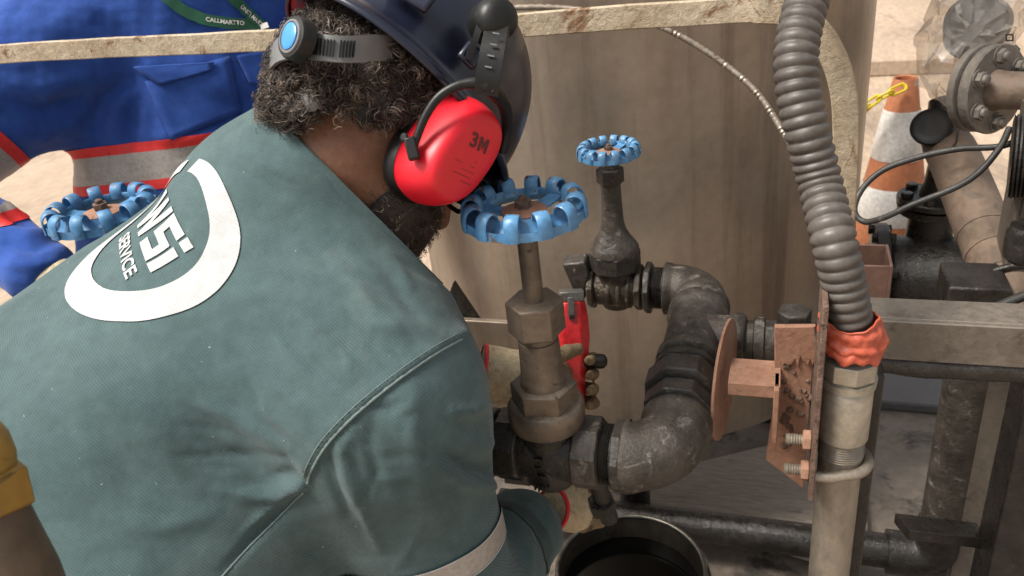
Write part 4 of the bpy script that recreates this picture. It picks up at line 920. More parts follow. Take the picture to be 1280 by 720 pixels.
mb.add(vs_, [(6*i+j, 6*i+(j+1) % 6, 6*i+6+(j+1) % 6, 6*i+6+j) for i in range(len(loop)-1) for j in range(6)]); mb.build('collar_band', M['shirt'], w1)
bvh = BVHTree.FromPolygons([tuple(q) for q in sv], [tuple(q) for q in sf.tolist()])
def on_shirt(a_, b_, lift=.0013):
    o_ = Lp+Rr*a_+S_*b_+N_*.2
    h = bvh.ray_cast(Vector(o_), Vector(-N_), .6)
    if h[0] is None: return Lp+Rr*a_+S_*b_
    return np.array(h[0])+np.array(h[1])*lift
def on_px(x, y, lift=.0012):
    h = bvh.ray_cast(Vector(CAM), Vector(nrm(Dr(x, y))), 3)
    return None if h[0] is None else np.array(h[0])+np.array(h[1])*lift
def thread_line(name, line, r_, mat, n=90, lift=.001):
    ln = spline([(x, y, 0) for x, y in line], n); pts = [on_px(q[0], q[1], lift) for q in ln]; pts = [q for q in pts if q is not None]
    if not pts: return None
    keep_ = [pts[0]]
    for q in pts[1:]:
        if np.linalg.norm(q-keep_[-1]) < .05: keep_.append(q)
    mb = MB(); mb.tube(keep_, r_, 6); return mb.build(name, mat, w1)
seam_m = plain('seam_thread', (.17, .22, .215), .9)
thread_line('armhole_seam', SEAM, .0011, seam_m, lift=.0004)
thread_line('armhole_stitching', [(x-5, y-7) for x, y in SEAM], .0004, seam_m, lift=.0001)
thread_line('side_seam', [(378, 616), (345, 650), (310, 685), (274, 724)], .0008, seam_m, lift=.0006)
# hem strip at the lower left corner
uaR = nrm(ER-SR); BAX = nrm(uaR+W([-.02, 0, -.12]))
slice_band(shirt, 'reflective_band', M['silver'], w1, ER-uaR*.112, BAX, 0, .026, .0022, lambda q: rcone(np.array([q], np.float32), SR, ER, .1, .1)[0] < .03 and ((q-SR)@uaR) > .08)
for dt in (-.0012, .026):
    slice_band(shirt, 'band_stitching', M['print'], w1, ER-uaR*.112, BAX, dt, dt+.0018, .0026, lambda q: rcone(np.array([q], np.float32), SR, ER, .1, .1)[0] < .03 and ((q-SR)@uaR) > .08)
fwd = nrm(WR-ER)
slice_band(shirt, 'cuff_band', cloth('dark_cuff_cloth', (.055, .08, .08), (.07, .095, .095), 1150), w1, WR-fwd*.055, fwd, 0, .018, .0018, lambda q: rcone(np.array([q], np.float32), ER, WR, .08, .06)[0] < .03)
# printed logo on the back
def project_poly(name, polys, mat, xf, step=.006):
    bm = bmesh.new()
    for pl in polys:
        vv = [bm.verts.new((x, y, 0)) for x, y in pl]; bm.faces.new(vv)
    bmesh.ops.triangulate(bm, faces=bm.faces[:])
    for _ in range(5):
        ee = [e_ for e_ in bm.edges if e_.calc_length() > step]
        if not ee: break
        bmesh.ops.subdivide_edges(bm, edges=ee, cuts=1, use_grid_fill=False)
        bmesh.ops.triangulate(bm, faces=[f_ for f_ in bm.faces if len(f_.verts) > 3])
    bm.verts.ensure_lookup_table(); oo = origin_of(w1)
    for v in bm.verts: v.co = Vector(on_shirt(*xf(v.co.x, v.co.y))-oo)
    me = bpy.data.meshes.new(name); bm.to_mesh(me); bm.free(); me.shade_smooth(); me.materials.append(mat)
    o = bpy.data.objects.new(name, me); col.objects.link(o); o.parent = w1; return o
ring = []
nr = 150
for i in range(nr):
    t0_, t1_ = (2*math.pi*(i/nr)*.965+2.25), (2*math.pi*((i+1)/nr)*.965+2.25)
    def ro(t): return (.084*math.cos(t)+.016*math.sin(t), .096*math.sin(t))
    def ri(t): return (-.008+.064*math.cos(t)+.012*math.sin(t), .005+.071*math.sin(t))
    for k in range(4):
        f0, f1 = k/4, (k+1)/4
        mx_ = lambda t, q: tuple(np.array(ri(t))*(1-q)+np.array(ro(t))*q)
        ring.append([mx_(t0_, f0), mx_(t1_, f0), mx_(t1_, f1), mx_(t0_, f1)])
def ring_mesh():
    vs_, fs_ = [], []
    for q in ring:
        o_ = len(vs_); vs_ += [on_shirt(x+LOGO[0], y+LOGO[1]) for x, y in q]; fs_.append((o_, o_+1, o_+2, o_+3))
    ob = mesh_obj('logo_ring', vs_, fs_, M['print'], w1)
    bm = bmesh.new(); bm.from_mesh(ob.data); bmesh.ops.remove_doubles(bm, verts=bm.verts, dist=.0004); bmesh.ops.recalc_face_normals(bm, faces=bm.faces); bm.to_mesh(ob.data); bm.free(); ob.data.shade_smooth(); return ob
LOGO = (.124, .018)
ring_mesh()
sk = lambda x, y: (LOGO[0]-.052+x*.086+.008*y, LOGO[1]-.008+y*.046)
Wp = [(0, 1), (.09, 1), (.15, .38), (.215, 1), (.285, 1), (.345, .38), (.405, 1), (.50, 1), (.395, 0), (.305, 0), (.25, .55), (.195, 0), (.105, 0)]
Sp = [[(.53, .78), (.86, .78), (.86, 1), (.53, 1)], [(.53, .6), (.64, .6), (.64, .78), (.53, .78)], [(.53, .40), (.86, .40), (.86, .6), (.53, .6)], [(.75, .22), (.86, .22), (.86, .40), (.75, .40)], [(.53, 0), (.86, 0), (.86, .22), (.53, .22)]]
Ip = [[(.90, 0), (1.02, 0), (1.02, .66), (.90, .66)], [(.90, .80), (1.02, .80), (1.02, 1.02), (.90, 1.02)]]
project_poly('logo_letter', [Wp], M['print'], sk); project_poly('logo_letter', Sp, M['print'], sk); project_poly('logo_letter', Ip, M['print'], sk)
def text_mesh(body, size, extrude=0, bold=.0):
    cu = bpy.data.curves.new('lettering', 'FONT'); cu.body = body; cu.size = size; cu.align_x = 'CENTER'; cu.align_y = 'CENTER'; cu.offset = bold; cu.resolution_u = 3; cu.extrude = extrude
    ob = bpy.data.objects.new('lettering', cu); col.objects.link(ob)
    me = bpy.data.meshes.new_from_object(ob.evaluated_get(bpy.context.evaluated_depsgraph_get())); bpy.data.objects.remove(ob); bpy.data.curves.remove(cu); return me
def text_on(name, body, size, fn, mat, parent, bold=0.0, space=1.0):
    me = text_mesh(body, size, 0, bold); bm = bmesh.new(); bm.from_mesh(me); bmesh.ops.triangulate(bm, faces=bm.faces[:])
    oo = origin_of(parent)
    for v in bm.verts: v.co = Vector(fn(v.co.x*space, v.co.y)-oo)
    bm.to_mesh(me); bm.free(); me.materials.clear(); me.materials.append(mat)
    o = bpy.data.objects.new(name, me); col.objects.link(o); o.parent = parent; return o
text_on('logo_lettering', 'SERVICE', .0185, lambda x, y: on_shirt(LOGO[0]-.010+x, LOGO[1]-.026+y), M['print'], w1, .0005, 1.08)

# body: head, neck and upper chest as one surface
HX = np.stack([HF, HR, HU])
def head_fn(p_):
    d = ellip(p_, Hc+HU*.035-HF*.006, HX, (.100, .078, .098))
    d = smin(d, ellip(p_, Hc+HF*.035-HU*.035, HX, (.062, .062, .085)), .03)
    d = smin(d, ellip(p_, Hc+HF*.060-HU*.085, HX, (.032, .036, .026)), .03)
    d = smin(d, rcone(p_, Hc+HF*.094+HU*.018, Hc+HF*.118-HU*.018, .009, .013), .012)
    d = smin(d, rcone(p_, Hc+HF*.088+HU*.036-HR*.032, Hc+HF*.088+HU*.036+HR*.032, .010, .010), .012)
    for s_ in (-1, 1):
        d = smin(d, ellip(p_, Hc+HR*s_*.076-HF*.004-HU*.005, HX, (.018, .008, .032)), .008)
        d = np.maximum(d, -(np.linalg.norm(p_-(Hc+HF*.096+HU*.014+HR*s_*.031).astype(np.float32), axis=1)-.013))
    d = smin(d, rcone(p_, Hc+HF*.092-HU*.050-HR*.018, Hc+HF*.092-HU*.050+HR*.018, .0075, .0075), .006)
    d = smin(d, rcone(p_, HB+HF*.006, NB-S_*.06, .050, .064), .035)
    return smin(d, ellip(p_, A1-S_*.02, np.stack([S_, Rr, N_]), (.09, .15, .085)), .05)
lo = np.minimum(Hc, A1)-.2; hi = np.maximum(Hc, A1)+.2
hv, hfq = sdf_mesh(head_fn, lo, hi, .005)
body = mesh_obj('body', hv, hfq, M['skin'], w1)
# trousers and boots
hipc = A0-S_*.05
def trou_fn(p_):
    d = ellip(p_, hipc, np.stack([S_, Rr, N_]), (.15, .18, .135))
    for s_, kx, fx_ in ((1, .14, .0), (-1, .10, .02)):
        h_ = hipc+Rr*s_*.09; k_ = np.array([h_[0]+kx, h_[1]+.06, .50]); f_ = np.array([h_[0]+fx_, h_[1]+.02, .10])
        d = smin(d, rcone(p_, h_, k_, .11, .075), .06); d = smin(d, rcone(p_, k_, f_, .075, .06), .03)
    return d
tv, tf = sdf_mesh(trou_fn, np.array([hipc[0]-.35, hipc[1]-.4, -.02]), np.array([hipc[0]+.5, hipc[1]+.45, hipc[2]+.3]), .009)
tn_ = sdf_normal(trou_fn, tv); tv = tv+tn_*(vnoise(tv*7, 8, 3)*.006)[:, None]
mesh_obj('trousers', tv, tf, M['trouser'], w1)
def boot(parent, p_, d_, name='boot'):
    d_ = nrm([d_[0], d_[1], 0]); s1 = np.array([-d_[1], d_[0], 0])
    fn = lambda q: np.maximum(smin(smin(rcone(q, p_+UPZ*.03, p_+d_*.16+UPZ*-.0, .048, .045), rcone(q, p_+UPZ*.0, p_+UPZ*.13, .05, .055), .03), ellip(q, p_+d_*.12+UPZ*.0, np.stack([d_, s1, UPZ]), (.10, .05, .055)), .02), .004-q[:, 2])
    v, f_ = sdf_mesh(fn, p_+np.array([-.25, -.25, -.12]), p_+np.array([.3, .3, .25]), .008); return mesh_obj(name, v, f_, M['black_matte'], parent)
for s_, fx_ in ((1, .0), (-1, .02)):
    h_ = hipc+Rr*s_*.09; boot(w1, np.array([h_[0]+fx_, h_[1]+.02, .045]), np.array([1, .3, 0]))

# hair: short grey flecked curls as fine strands over a dark undercoat
def strands(name, pts, nors, length, rad, curl, turns, mat, parent, down, undercoat=None, seg=8, lift=.7, clumps=1200):
    n = len(pts); rg_ = np.random.default_rng(5)
    nn_ = lambda a_: a_/(np.linalg.norm(a_, axis=-1, keepdims=True)+1e-9)
    ctr = pts[rg_.choice(n, clumps, replace=False)]; cid_ = np.zeros(n, int)
    for c0_ in range(0, n, 2000): cid_[c0_:c0_+2000] = np.argmin(((pts[c0_:c0_+2000, None]-ctr[None])**2).sum(-1), 1)
    cr = nn_(rg_.normal(size=(clumps, 3))); cph = rg_.uniform(0, 6.28, clumps); ctone = rg_.uniform(0, 1, clumps)
    L_ = (length*rg_.uniform(.6, 1.2, n))[:, None]; tn_ = nn_(down-nors*(nors@down)[:, None])
    rv = cr[cid_]+.18*rg_.normal(size=(n, 3)); rv = nn_(rv-nors*(rv*nors).sum(1)[:, None])
    dr_ = nn_(nors*lift+tn_*.5+rv*.75); a_ = nn_(np.cross(dr_, nors+.01*rv)); b_ = np.cross(dr_, a_)
    ph0 = cph[cid_]+rg_.normal(size=n)*.25; ct_ = (curl*rg_.uniform(.7, 1.25, n))[:, None]; tw = turns*rg_.uniform(.8, 1.2, n)
    tone = np.clip(.45*ctone[cid_]+.55*rg_.uniform(0, 1, n), 0, 1)
    path = []
    for t in np.linspace(0, 1, seg):
        an = ph0+tw*6.28*t
        path.append(pts-nors*.002+dr_*L_*t*(1-.25*t)+(a_*(np.cos(an)-np.cos(ph0))[:, None]+b_*(np.sin(an)-np.sin(ph0))[:, None])*ct_*min(1, t*3)-nors*L_*.30*t*t)
    path = np.stack(path, 1); tg = nn_(np.gradient(path, axis=1)); s1 = nn_(np.cross(tg, nors[:, None, :])); s2 = np.cross(tg, s1)
    rr_ = (rad*(1-.75*(np.arange(seg)/(seg-1))**2))[None, :, None]
    V = np.stack([path+(s1*math.cos(k*2.094)+s2*math.sin(k*2.094))*rr_ for k in range(3)], 2).reshape(-1, 3)
    base = (np.arange(n)*seg*3)[:, None, None]; ii = (np.arange(seg-1)*3)[None, :, None]; kk = np.arange(3)[None, None, :]; k2 = (np.arange(3)+1) % 3
    Fa = np.stack([base+ii+kk, base+ii+k2[None, None, :], base+ii+3+k2[None, None, :], base+ii+3+kk], -1).reshape(-1, 4)
    T = np.repeat(tone, seg*3)
    if undercoat is not None:
        uv_, uf_ = undercoat; Fa = np.vstack([Fa, uf_+len(V)]); V = np.vstack([V, uv_]); T = np.concatenate([T, np.zeros(len(uv_))])
    ob = mesh_obj(name, V, Fa, mat, parent)
    at = ob.data.attributes.new('tone', 'FLOAT', 'POINT'); at.data.foreach_set('value', T[:len(ob.data.vertices)].astype(np.float32)); return ob
sk_c = Hc+HU*.035-HF*.006
def hairline(q):
    l = (q-sk_c)@HX.T; fq, rq, uq = l[:, 0], l[:, 1], l[:, 2]
    return (fq < .045) & (uq > np.interp(fq, [-.10, -.06, -.02, .02, .05], [-.105, -.112, -.085, -.03, .0])+np.clip((rq-.03)*1.2, 0, .04))
def cap_fn(p_):
    d = ellip(p_, sk_c, HX, (.112, .088, .108))
    d = smin(d, rcone(p_, sk_c-HF*.060-HU*.035, sk_c-HF*.036-HU*.098, .066, .061), .04)
    return d
cv_, cf_ = sdf_mesh(cap_fn, Hc-.24, Hc+.24, .0055)
cn_ = sdf_normal(cap_fn, cv_); mk = hairline(cv_)
uv2 = cv_+cn_*(vnoise(cv_*22, 9, 3)*.004)[:, None]
fk = mk[cf_].all(1); used = np.unique(cf_[fk]); remap = -np.ones(len(cv_), int); remap[used] = np.arange(len(used))
under = (uv2[used], remap[cf_[fk]])
vis = np.where(mk & (((cv_-sk_c)@HU) < .075))[0]
sel = RNG.choice(vis, 21000, replace=True); jit = RNG.normal(size=(21000, 3))*.0022
strands('hair', cv_[sel]+jit, cn_[sel], .021, .00036, .0040, 1.15, M['hair'], w1, nrm(-HU*.6-HF*.5), under, lift=.38)
# beard
def beard_fn(p_):
    d = smin(ellip(p_, Hc+HF*.040-HU*.050, HX, (.068, .068, .072)), ellip(p_, Hc+HF*.062-HU*.090, HX, (.042, .044, .034)), .03)
    return d
bv_, bf_ = sdf_mesh(beard_fn, Hc-.22, Hc+.22, .006); bn_ = sdf_normal(beard_fn, bv_)
l_ = (bv_-Hc)@HX.T; mk = (l_[:, 2] < np.interp(np.abs(l_[:, 1]), [0, .02, .05, .07], [-.062, -.055, -.03, .0])) & (l_[:, 0] > -.02)
fk = mk[bf_].all(1); used = np.unique(bf_[fk]); remap = -np.ones(len(bv_), int); remap[used] = np.arange(len(used))
sel = RNG.choice(np.where(mk)[0], 5200, replace=True)
strands('beard', bv_[sel]+RNG.normal(size=(5200, 3))*.002, bn_[sel], .014, .0003, .0015, .7, M['hair'], w1, nrm(-HU), (bv_[used], remap[bf_[fk]]), seg=6, clumps=500)

# gloves ---------------------------------------------------------------------------------------
def glove(name, wrist, palm, knuck, fingers, thumb, mats, parent, label=None, r_cuff=.046, ks=1.0):
    """gauntlet, palm and five separate bent fingers in one surface"""
    ax = nrm(palm-wrist)
    def fn(p_):
        d = rcone(p_, wrist, palm, r_cuff*.86, .040*ks)
        d = np.maximum(d, -((p_-wrist.astype(np.float32))@ax.astype(np.float32)+.0))
        d = smin(d, rcone(p_, palm, knuck, .037*ks, .030*ks), .02)
        for ch in fingers+[thumb]:
            pts_ = [np.array(q) for q in ch[0]]; rr_ = ch[1]; m = len(pts_)-1
            for i in range(m):
                ra = rr_*(1-.12*i); d = smin(d, rcone(p_, pts_[i], pts_[i+1], ra, ra*.92), .006)
        return d
    allp = np.array([wrist, palm, knuck]+[q for ch in fingers+[thumb] for q in ch[0]])
    v, f_ = sdf_mesh(fn, allp.min(0)-.06, allp.max(0)+.06, .0035)
    n_ = sdf_normal(fn, v); v = v+n_*(vnoise(v*14, 31, 3)*.0018)[:, None]
    o = mesh_obj(name, v, f_, mats, parent)
    if label: o['label'] = label
    o.data.materials.append(M['leather_dirty'])
    tt_ = (v[f_].mean(1)-palm)@ax; mi = np.where(tt_+vnoise(v[f_].mean(1)*20, 3, 2)*.012 > .012, 1, 0).astype(np.int32)
    if len(mi) == len(o.data.polygons): o.data.polygons.foreach_set('material_index', mi)
    e1 = nrm(np.cross(ax, UPZ)); e2 = np.cross(ax, e1)
    mb = MB(); mb.tube([wrist+ax*.001+(e1*math.cos(t)+e2*math.sin(t))*(r_cuff*.86-.0006) for t in np.linspace(0, 2*math.pi, 49)], .0030, 8, caps=False); mb.build('red_trim', M['red_trim'], o)
    return o
# left hand, closed round the wrench behind the valve bonnet
wr_top, wr_bot = P(715, 372, 1.175), P(722, 545, 1.215)
wax = nrm(wr_bot-wr_top); wl_ = nrm(W([0, 0, 1])-wax*(W([0, 0, 1])@wax)); wside = nrm(np.cross(wax, wl_)); wside = wside if wside@W([1, 0, 0]) > 0 else -wside
lw, lpalm, lkn = P(601, 466, 1.14), P(664, 476, 1.15), P(690, 470, 1.175)
fing = []
for i, (py, ln_) in enumerate(((446, .95), (465, 1.08), (484, 1.0), (502, .85))):
    k0 = P(693, py, 1.20); k1 = P(722, py-1, 1.225); k2 = P(742, py+2, 1.205); k3 = P(737, py+5, 1.175)
    fing.append(([lkn*.4+k0*.6, k0, k1, k2, k3], .0122))
thumb = ([P(668, 462, 1.14), P(690, 450, 1.135), P(708, 440, 1.14), P(722, 436, 1.15)], .0125)
glove('glove', lw, lpalm, lkn, fing, thumb, M['leather'], w1, 'cream leather glove with red cuff gripping the wrench', .047)
# right hand, reaching under the valve
rw, rpalm, rkn = P(690, 636, 1.07), P(716, 636, 1.10), P(728, 634, 1.12)
fing = []
for i, dx in enumerate((-.026, -.009, .009, .026)):
    b_ = rkn+W([0, dx, .004*i]); fing.append(([b_, b_+W([.026, .004, .012]), b_+W([.036, .006, .036]), b_+W([.024, .004, .056])], .0102))
thumb = ([rpalm+W([.0, .03, .0]), rpalm+W([.022, .042, .012]), rpalm+W([.044, .044, .022])], .0125)
glove('glove', rw, rpalm, rkn, fing, thumb, M['leather'], w1, 'cream leather glove with red cuff under the valve body', .032, .7)

# hard hat with cap mounted ear muffs ------------------------------------------------------------
hat = thing('hard_hat', 'navy blue hard hat with red ear muffs worn by the bending worker', 'hard hat', Hc+HU*.04)
HO = Hc+HU*.038-HF*.003
nth, nph = 128, 40; vs_ = []
prof_h = [(1.150, -.006), (1.155, -.001), (1.14, .003), (1.09, .006), (1.03, .010), (1.0, .018)]+[(math.cos(t)**.82, .018+.128*math.sin(t)**1.0) for t in np.linspace(.06, math.pi/2-.02, nph)]
for r_, z_ in prof_h:
    for j in range(nth):
        t = 2*math.pi*j/nth; cf_, sf_ = math.cos(t), math.sin(t)
        rf = .133*r_*(1+.03*max(0, cf_)**3*(r_ > 1.02)); rl = .101*r_
        x, y = rf*cf_, rl*sf_; zz = z_-.010*max(0, cf_)**2*(r_ > 1.02)
        ridge = .006*math.exp(-(y/.016)**2)*min(1, max(0, (zz-.06)/.03)); ridge += .004*math.exp(-((abs(y)-.05)/.010)**2)*min(1, max(0, (zz-.06)/.03))
        vs_.append(HO+HF*x+HR*y+HU*(zz+ridge))
k = len(prof_h); fs_ = [(i*nth+j, i*nth+(j+1) % nth, (i+1)*nth+(j+1) % nth, (i+1)*nth+j) for i in range(k-1) for j in range(nth)]+[tuple((k-1)*nth+j for j in range(nth))]
shell = mesh_obj('shell', vs_, fs_, M['navy'], hat, True, 60); md = shell.modifiers.new('thick', 'SOLIDIFY'); md.thickness = .0026; md.offset = -1
def hatp(th, r_, z_, out=0): return HO+HF*(.141*r_*math.cos(th)+out*math.cos(th))+HR*(.120*r_*math.sin(th)+out*math.sin(th))+HU*z_
for th, zz_, w in ((math.radians(140), .040, .045), (math.radians(108), .032, .020)):
    c_ = hatp(th, .985, zz_); o_ = nrm(HF*math.cos(th)+HR*math.sin(th)); tg = nrm(np.cross(o_, HU)); mb = MB(); mb.box(c_+o_*.002, (w, .008, .020), (tg, o_, HU)); mb.build('shell_boss', M['navy'], hat, bevel=.003)
# suspension band and ratchet at the nape
bandp = [HO+HF*.112*math.cos(t)+HR*.090*math.sin(t)-HU*(.006+.014*max(0, -math.cos(t))) for t in np.linspace(.7, 2*math.pi-.7, 70)]
def ribbon(name, pts, w, th, updir, mat, parent):
    mb = MB(); pts = np.array(pts); tn_ = np.gradient(pts, axis=0); vs2 = []
    for p_, t_ in zip(pts, tn_):
        t_ = nrm(t_); s2 = nrm(updir-t_*(updir@t_)); n2 = np.cross(t_, s2)
        for i, j in ((-1, -1), (1, -1), (1, 1), (-1, 1)): vs2.append(p_+s2*i*w/2+n2*j*th/2)
    kk = len(pts); mb.add(vs2, [(4*i+j, 4*i+(j+1) % 4, 4*i+4+(j+1) % 4, 4*i+4+j) for i in range(kk-1) for j in range(4)]+[(3, 2, 1, 0), (4*kk-4, 4*kk-3, 4*kk-2, 4*kk-1)])
    return mb.build(name, mat, parent)
kb_ = P(374, 50, .668)
ka_ = nrm(W([-.62, .1, -.78]))
side_pts = spline([kb_+ka_*.0-W([0, 0, -.012]), P(405, 60, .668), P(435, 62, .672), P(465, 60, .69), P(495, 62, .72), P(520, 70, .76)], 40)
ribbon('nape_band', side_pts, .022, .003, nrm(W([.1, 1, 0])), M['grey_plastic'], hat)
teeth_me = None
for i in range(12):
    q = side_pts[5+int(i*1.15)]; t_ = nrm(side_pts[6+int(i*1.15)]-side_pts[5+int(i*1.15)])
    mb = MB(); o_ = nrm(np.cross(t_, W([.1, 1, 0]))); o_ = o_ if o_@W([0, 0, -1]) > 0 else -o_
    mb.box(q+o_*.0022, (.0011, .0026, .014), (t_, o_, W([.1, 1, 0]))); mb.build('ratchet_tooth', M['black_plastic'], hat)
side2 = spline([kb_-W([0, 0, -.012]), P(350, 62, .70), P(335, 80, .75)], 16); ribbon('nape_band', side2, .022, .003, nrm(W([.1, 1, 0])), M['grey_plastic'], hat)
mb = MB(); ku = nrm(W([.15, 1, .0])-ka_*(W([.15, 1, 0])@ka_)); mb.lathe(kb_-ka_*.006, ka_, [(0, .0165), (.002, .0185), (.012, .0185), (.0145, .0170), (.015, .014)], 36, ref=ku, sx=1.0); knob = mb.build('ratchet_knob', M['black_plastic'], hat)
mb = MB(); mb.lathe(kb_+ka_*.0086, ka_, [(0, .0140), (.0016, .0135), (.0018, .0118), (.0005, .0115)], 36, ref=ku, sx=1.05); mb.build('knob_ring', M['grey_plastic'], knob)
mb = MB(); mb.lathe(kb_+ka_*.0085, ka_, [(0, .0100), (.0022, .0098), (.003, .0080)], 32, ref=ku, sx=1.15); mb.build('knob_button', M['blue_button'], knob)

def ear_muff(side, fc_, oa):
    """cup with rounded shoulder, cushion, and a forked arm from the shell"""
    A_, B_ = HF, HU
    A_ = nrm(A_-oa*(A_@oa)); B_ = nrm(B_-oa*(B_@oa)-A_*(B_@A_))
    def ringp(half_f, half_u, dep, sh=(0, 0), n=64, e=.80):
        half_f *= .86; half_u *= .98
        return [fc_-oa*dep+A_*(sh[0]+half_f*math.copysign(abs(math.cos(t))**e, math.cos(t)))+B_*(sh[1]+half_u*math.copysign(abs(math.sin(t))**e, math.sin(t))) for t in np.linspace(0, 2*math.pi, n, endpoint=False)]
    rows = [(.0395, .0535, .050), (.0425, .0565, .048), (.0430, .0570, .043), (.0425, .0565, .033), (.0415, .0550, .024), (.0395, .0525, .015), (.0370, .0495, .008), (.0345, .0470, .0035), (.0315, .0430, .001), (.0250, .0340, -.0005), (.0140, .0190, -.0012), (.003, .004, -.0014)]
    vs_ = [q for rw_ in rows for q in ringp(*rw_)]; n = 64; k = len(rows)
    fs_ = [(i*n+j, i*n+(j+1) % n, (i+1)*n+(j+1) % n, (i+1)*n+j) for i in range(k-1) for j in range(n)]+[tuple(range(n)), tuple((k-1)*n+j for j in range(n))]
    cup = mesh_obj('ear_cup', vs_, fs_, M['red_shell'], hat, True)
    bm = bmesh.new(); bm.from_mesh(cup.data); bmesh.ops.recalc_face_normals(bm, faces=bm.faces); bm.to_mesh(cup.data); bm.free(); cup.data.shade_smooth()
    rows = [(.030, .044, .070), (.040, .054, .069), (.0445, .0585, .063), (.0445, .0585, .055), (.042, .056, .0495)]
    vs_ = [q for rw_ in rows for q in ringp(*rw_)]; k = len(rows); fs_ = [(i*n+j, i*n+(j+1) % n, (i+1)*n+(j+1) % n, (i+1)*n+j) for i in range(k-1) for j in range(n)]+[tuple(range(n)), tuple((k-1)*n+j for j in range(n))]
    cu = mesh_obj('ear_cushion', vs_, fs_, M['black_plastic'], cup, True, 40)
    bm = bmesh.new(); bm.from_mesh(cu.data); bmesh.ops.recalc_face_normals(bm, faces=bm.faces); bm.to_mesh(cu.data); bm.free(); cu.data.shade_smooth()
    return cup, A_, B_
fcR = P(588, 194, .722)
cupR, cA, cB = ear_muff(1, fcR, HR)
cupL, _, _ = ear_muff(-1, Hc-HR*.150-HU*.008, -HR)
# 3M print on the near cup, and the worn small print under it
tr_, tu_ = nrm(.93*cA+.375*cB), nrm(-.375*cA+.93*cB)
ink = plain('dark_red_ink', (.10, .006, .012), .5)
def on_cup(x, y): return fcR+HR*.0016+tr_*(x+.004)+tu_*(y+.013)
def flat_poly(name, polys, fn, mat, parent):
    mb = MB()
    for pl in polys: mb.add([fn(x, y) for x, y in pl], [tuple(range(len(pl)))])
    return mb.build(name, mat, parent, smooth=False)
gM = [[(.52, 0), (.68, 0), (.68, .62), (.68, 1), (.52, 1)], [(.68, 1), (.68, .62), (.79, .12), (.79, .62)], [(.79, .62), (.79, .12), (.90, .62), (.90, 1)], [(.90, 0), (1.06, 0), (1.06, 1), (.90, 1), (.90, .62)]]
text_on('cup_lettering', '3', .0185, lambda x, y: on_cup(x*1.05-.0062, y), ink, cupR, .0007); flat_poly('cup_lettering', gM, lambda x, y: on_cup((x-.53)*.0215, (y-.5)*.0135), ink, cupR)
ink2 = plain('faded_red_ink', (.33, .006, .014), .5); mb = MB()
for i, (x0, w) in enumerate(((.004, .010), (-.004, .024), (.002, .016), (-.003, .022), (.004, .013))): mb.box(fcR+HR*.0010+tr_*(x0)+tu_*(-.004-i*.0052), (w, .0010, .0006), (tr_, tu_, HR))
mb.build('worn_print', ink2, cupR)
# arm: boss on the shell, slotted stem and fork
boss = P(624, 22, .700)
mb = MB(); bo = nrm(W([.35, -.1, -.93])); mb.lathe(boss-bo*.03, bo, [(0, .020), (.018, .020), (.028, .0185), (.034, .013), (.036, .006)], 32); mb.build('arm_boss', M['black_plastic'], hat)
st = spline([boss-W([0, 0, -.010]), P(617, 60, .692), P(610, 95, .690), P(607, 118, .696)], 20)
ribbon('arm_stem', st, .021, .009, nrm(W([1, .2, 0])), M['black_plastic'], hat)
st2 = spline([P(607, 14, .706), P(596, 45, .703), P(585, 74, .708)], 12); ribbon('arm_slot', st2, .006, .006, nrm(W([1, .2, 0])), M['black_plastic'], hat)
for i in range(4):
    q = P(620-i*3.2, 42+i*14, .684); mb = MB(); mb.box(q, (.006, .0012, .002), (W([1, -.2, 0]), W([0, 1, 0]), W([0, 0, 1]))); mb.build('arm_notch', M['grey_plastic'], hat)
fk1 = spline([P(608, 108, .694), P(592, 104, .692), P(570, 108, .692), P(548, 122, .694), P(532, 145, .697), P(521, 172, .700), P(516, 188, .703)], 40)
mb = MB(); mb.tube(fk1, np.interp(np.arange(40), [0, 10, 39], [.007, .0045, .0035]), 12); mb.build('arm_fork', M['black_plastic'], hat)
mb = MB(); mb.box(P(515, 186, .700), (.010, .020, .010), (W([1, .25, 0]), W([-.25, 1, 0]), W([0, 0, 1]))); mb.lathe(P(506, 172, .704), -W([.3, 0, 1]), [(0, .0045), (.003, .004)], 16); mb.build('fork_pivot', M['black_plastic'], hat, bevel=.002)
fk2 = spline([P(609, 108, .694), P(622, 118, .71), P(632, 135, .735), P(634, 160, .76), P(628, 190, .775)], 30)
mb = MB(); mb.tube(fk2, np.interp(np.arange(30), [0, 29], [.008, .005]), 12); mb.build('arm_fork', M['black_plastic'], hat)
# safety glasses seen beyond the cup
gl = thing('safety_glasses', 'black rimmed safety glasses just right of the red ear cup', 'glasses', Hc+HF*.1)
for s_ in (-1, 1):
    c_ = Hc+HF*.108+HU*.012+HR*s_*.034
    mb = MB(); mb.tube([c_+HR*math.cos(t)*.030+HU*math.sin(t)*.020-HF*.012*abs(math.cos(t)) for t in np.linspace(0, 2*math.pi, 33)], .0028, 8, caps=False); mb.build('frame', M['black_plastic'], gl)
    mb = MB(); mb.tube([Hc+HF*.100+HU*.016+HR*s_*.066, Hc+HF*.04+HU*.016+HR*s_*.082, Hc-HF*.01+HU*.010+HR*s_*.084], .003, 8); mb.build('temple', M['black_plastic'], gl)

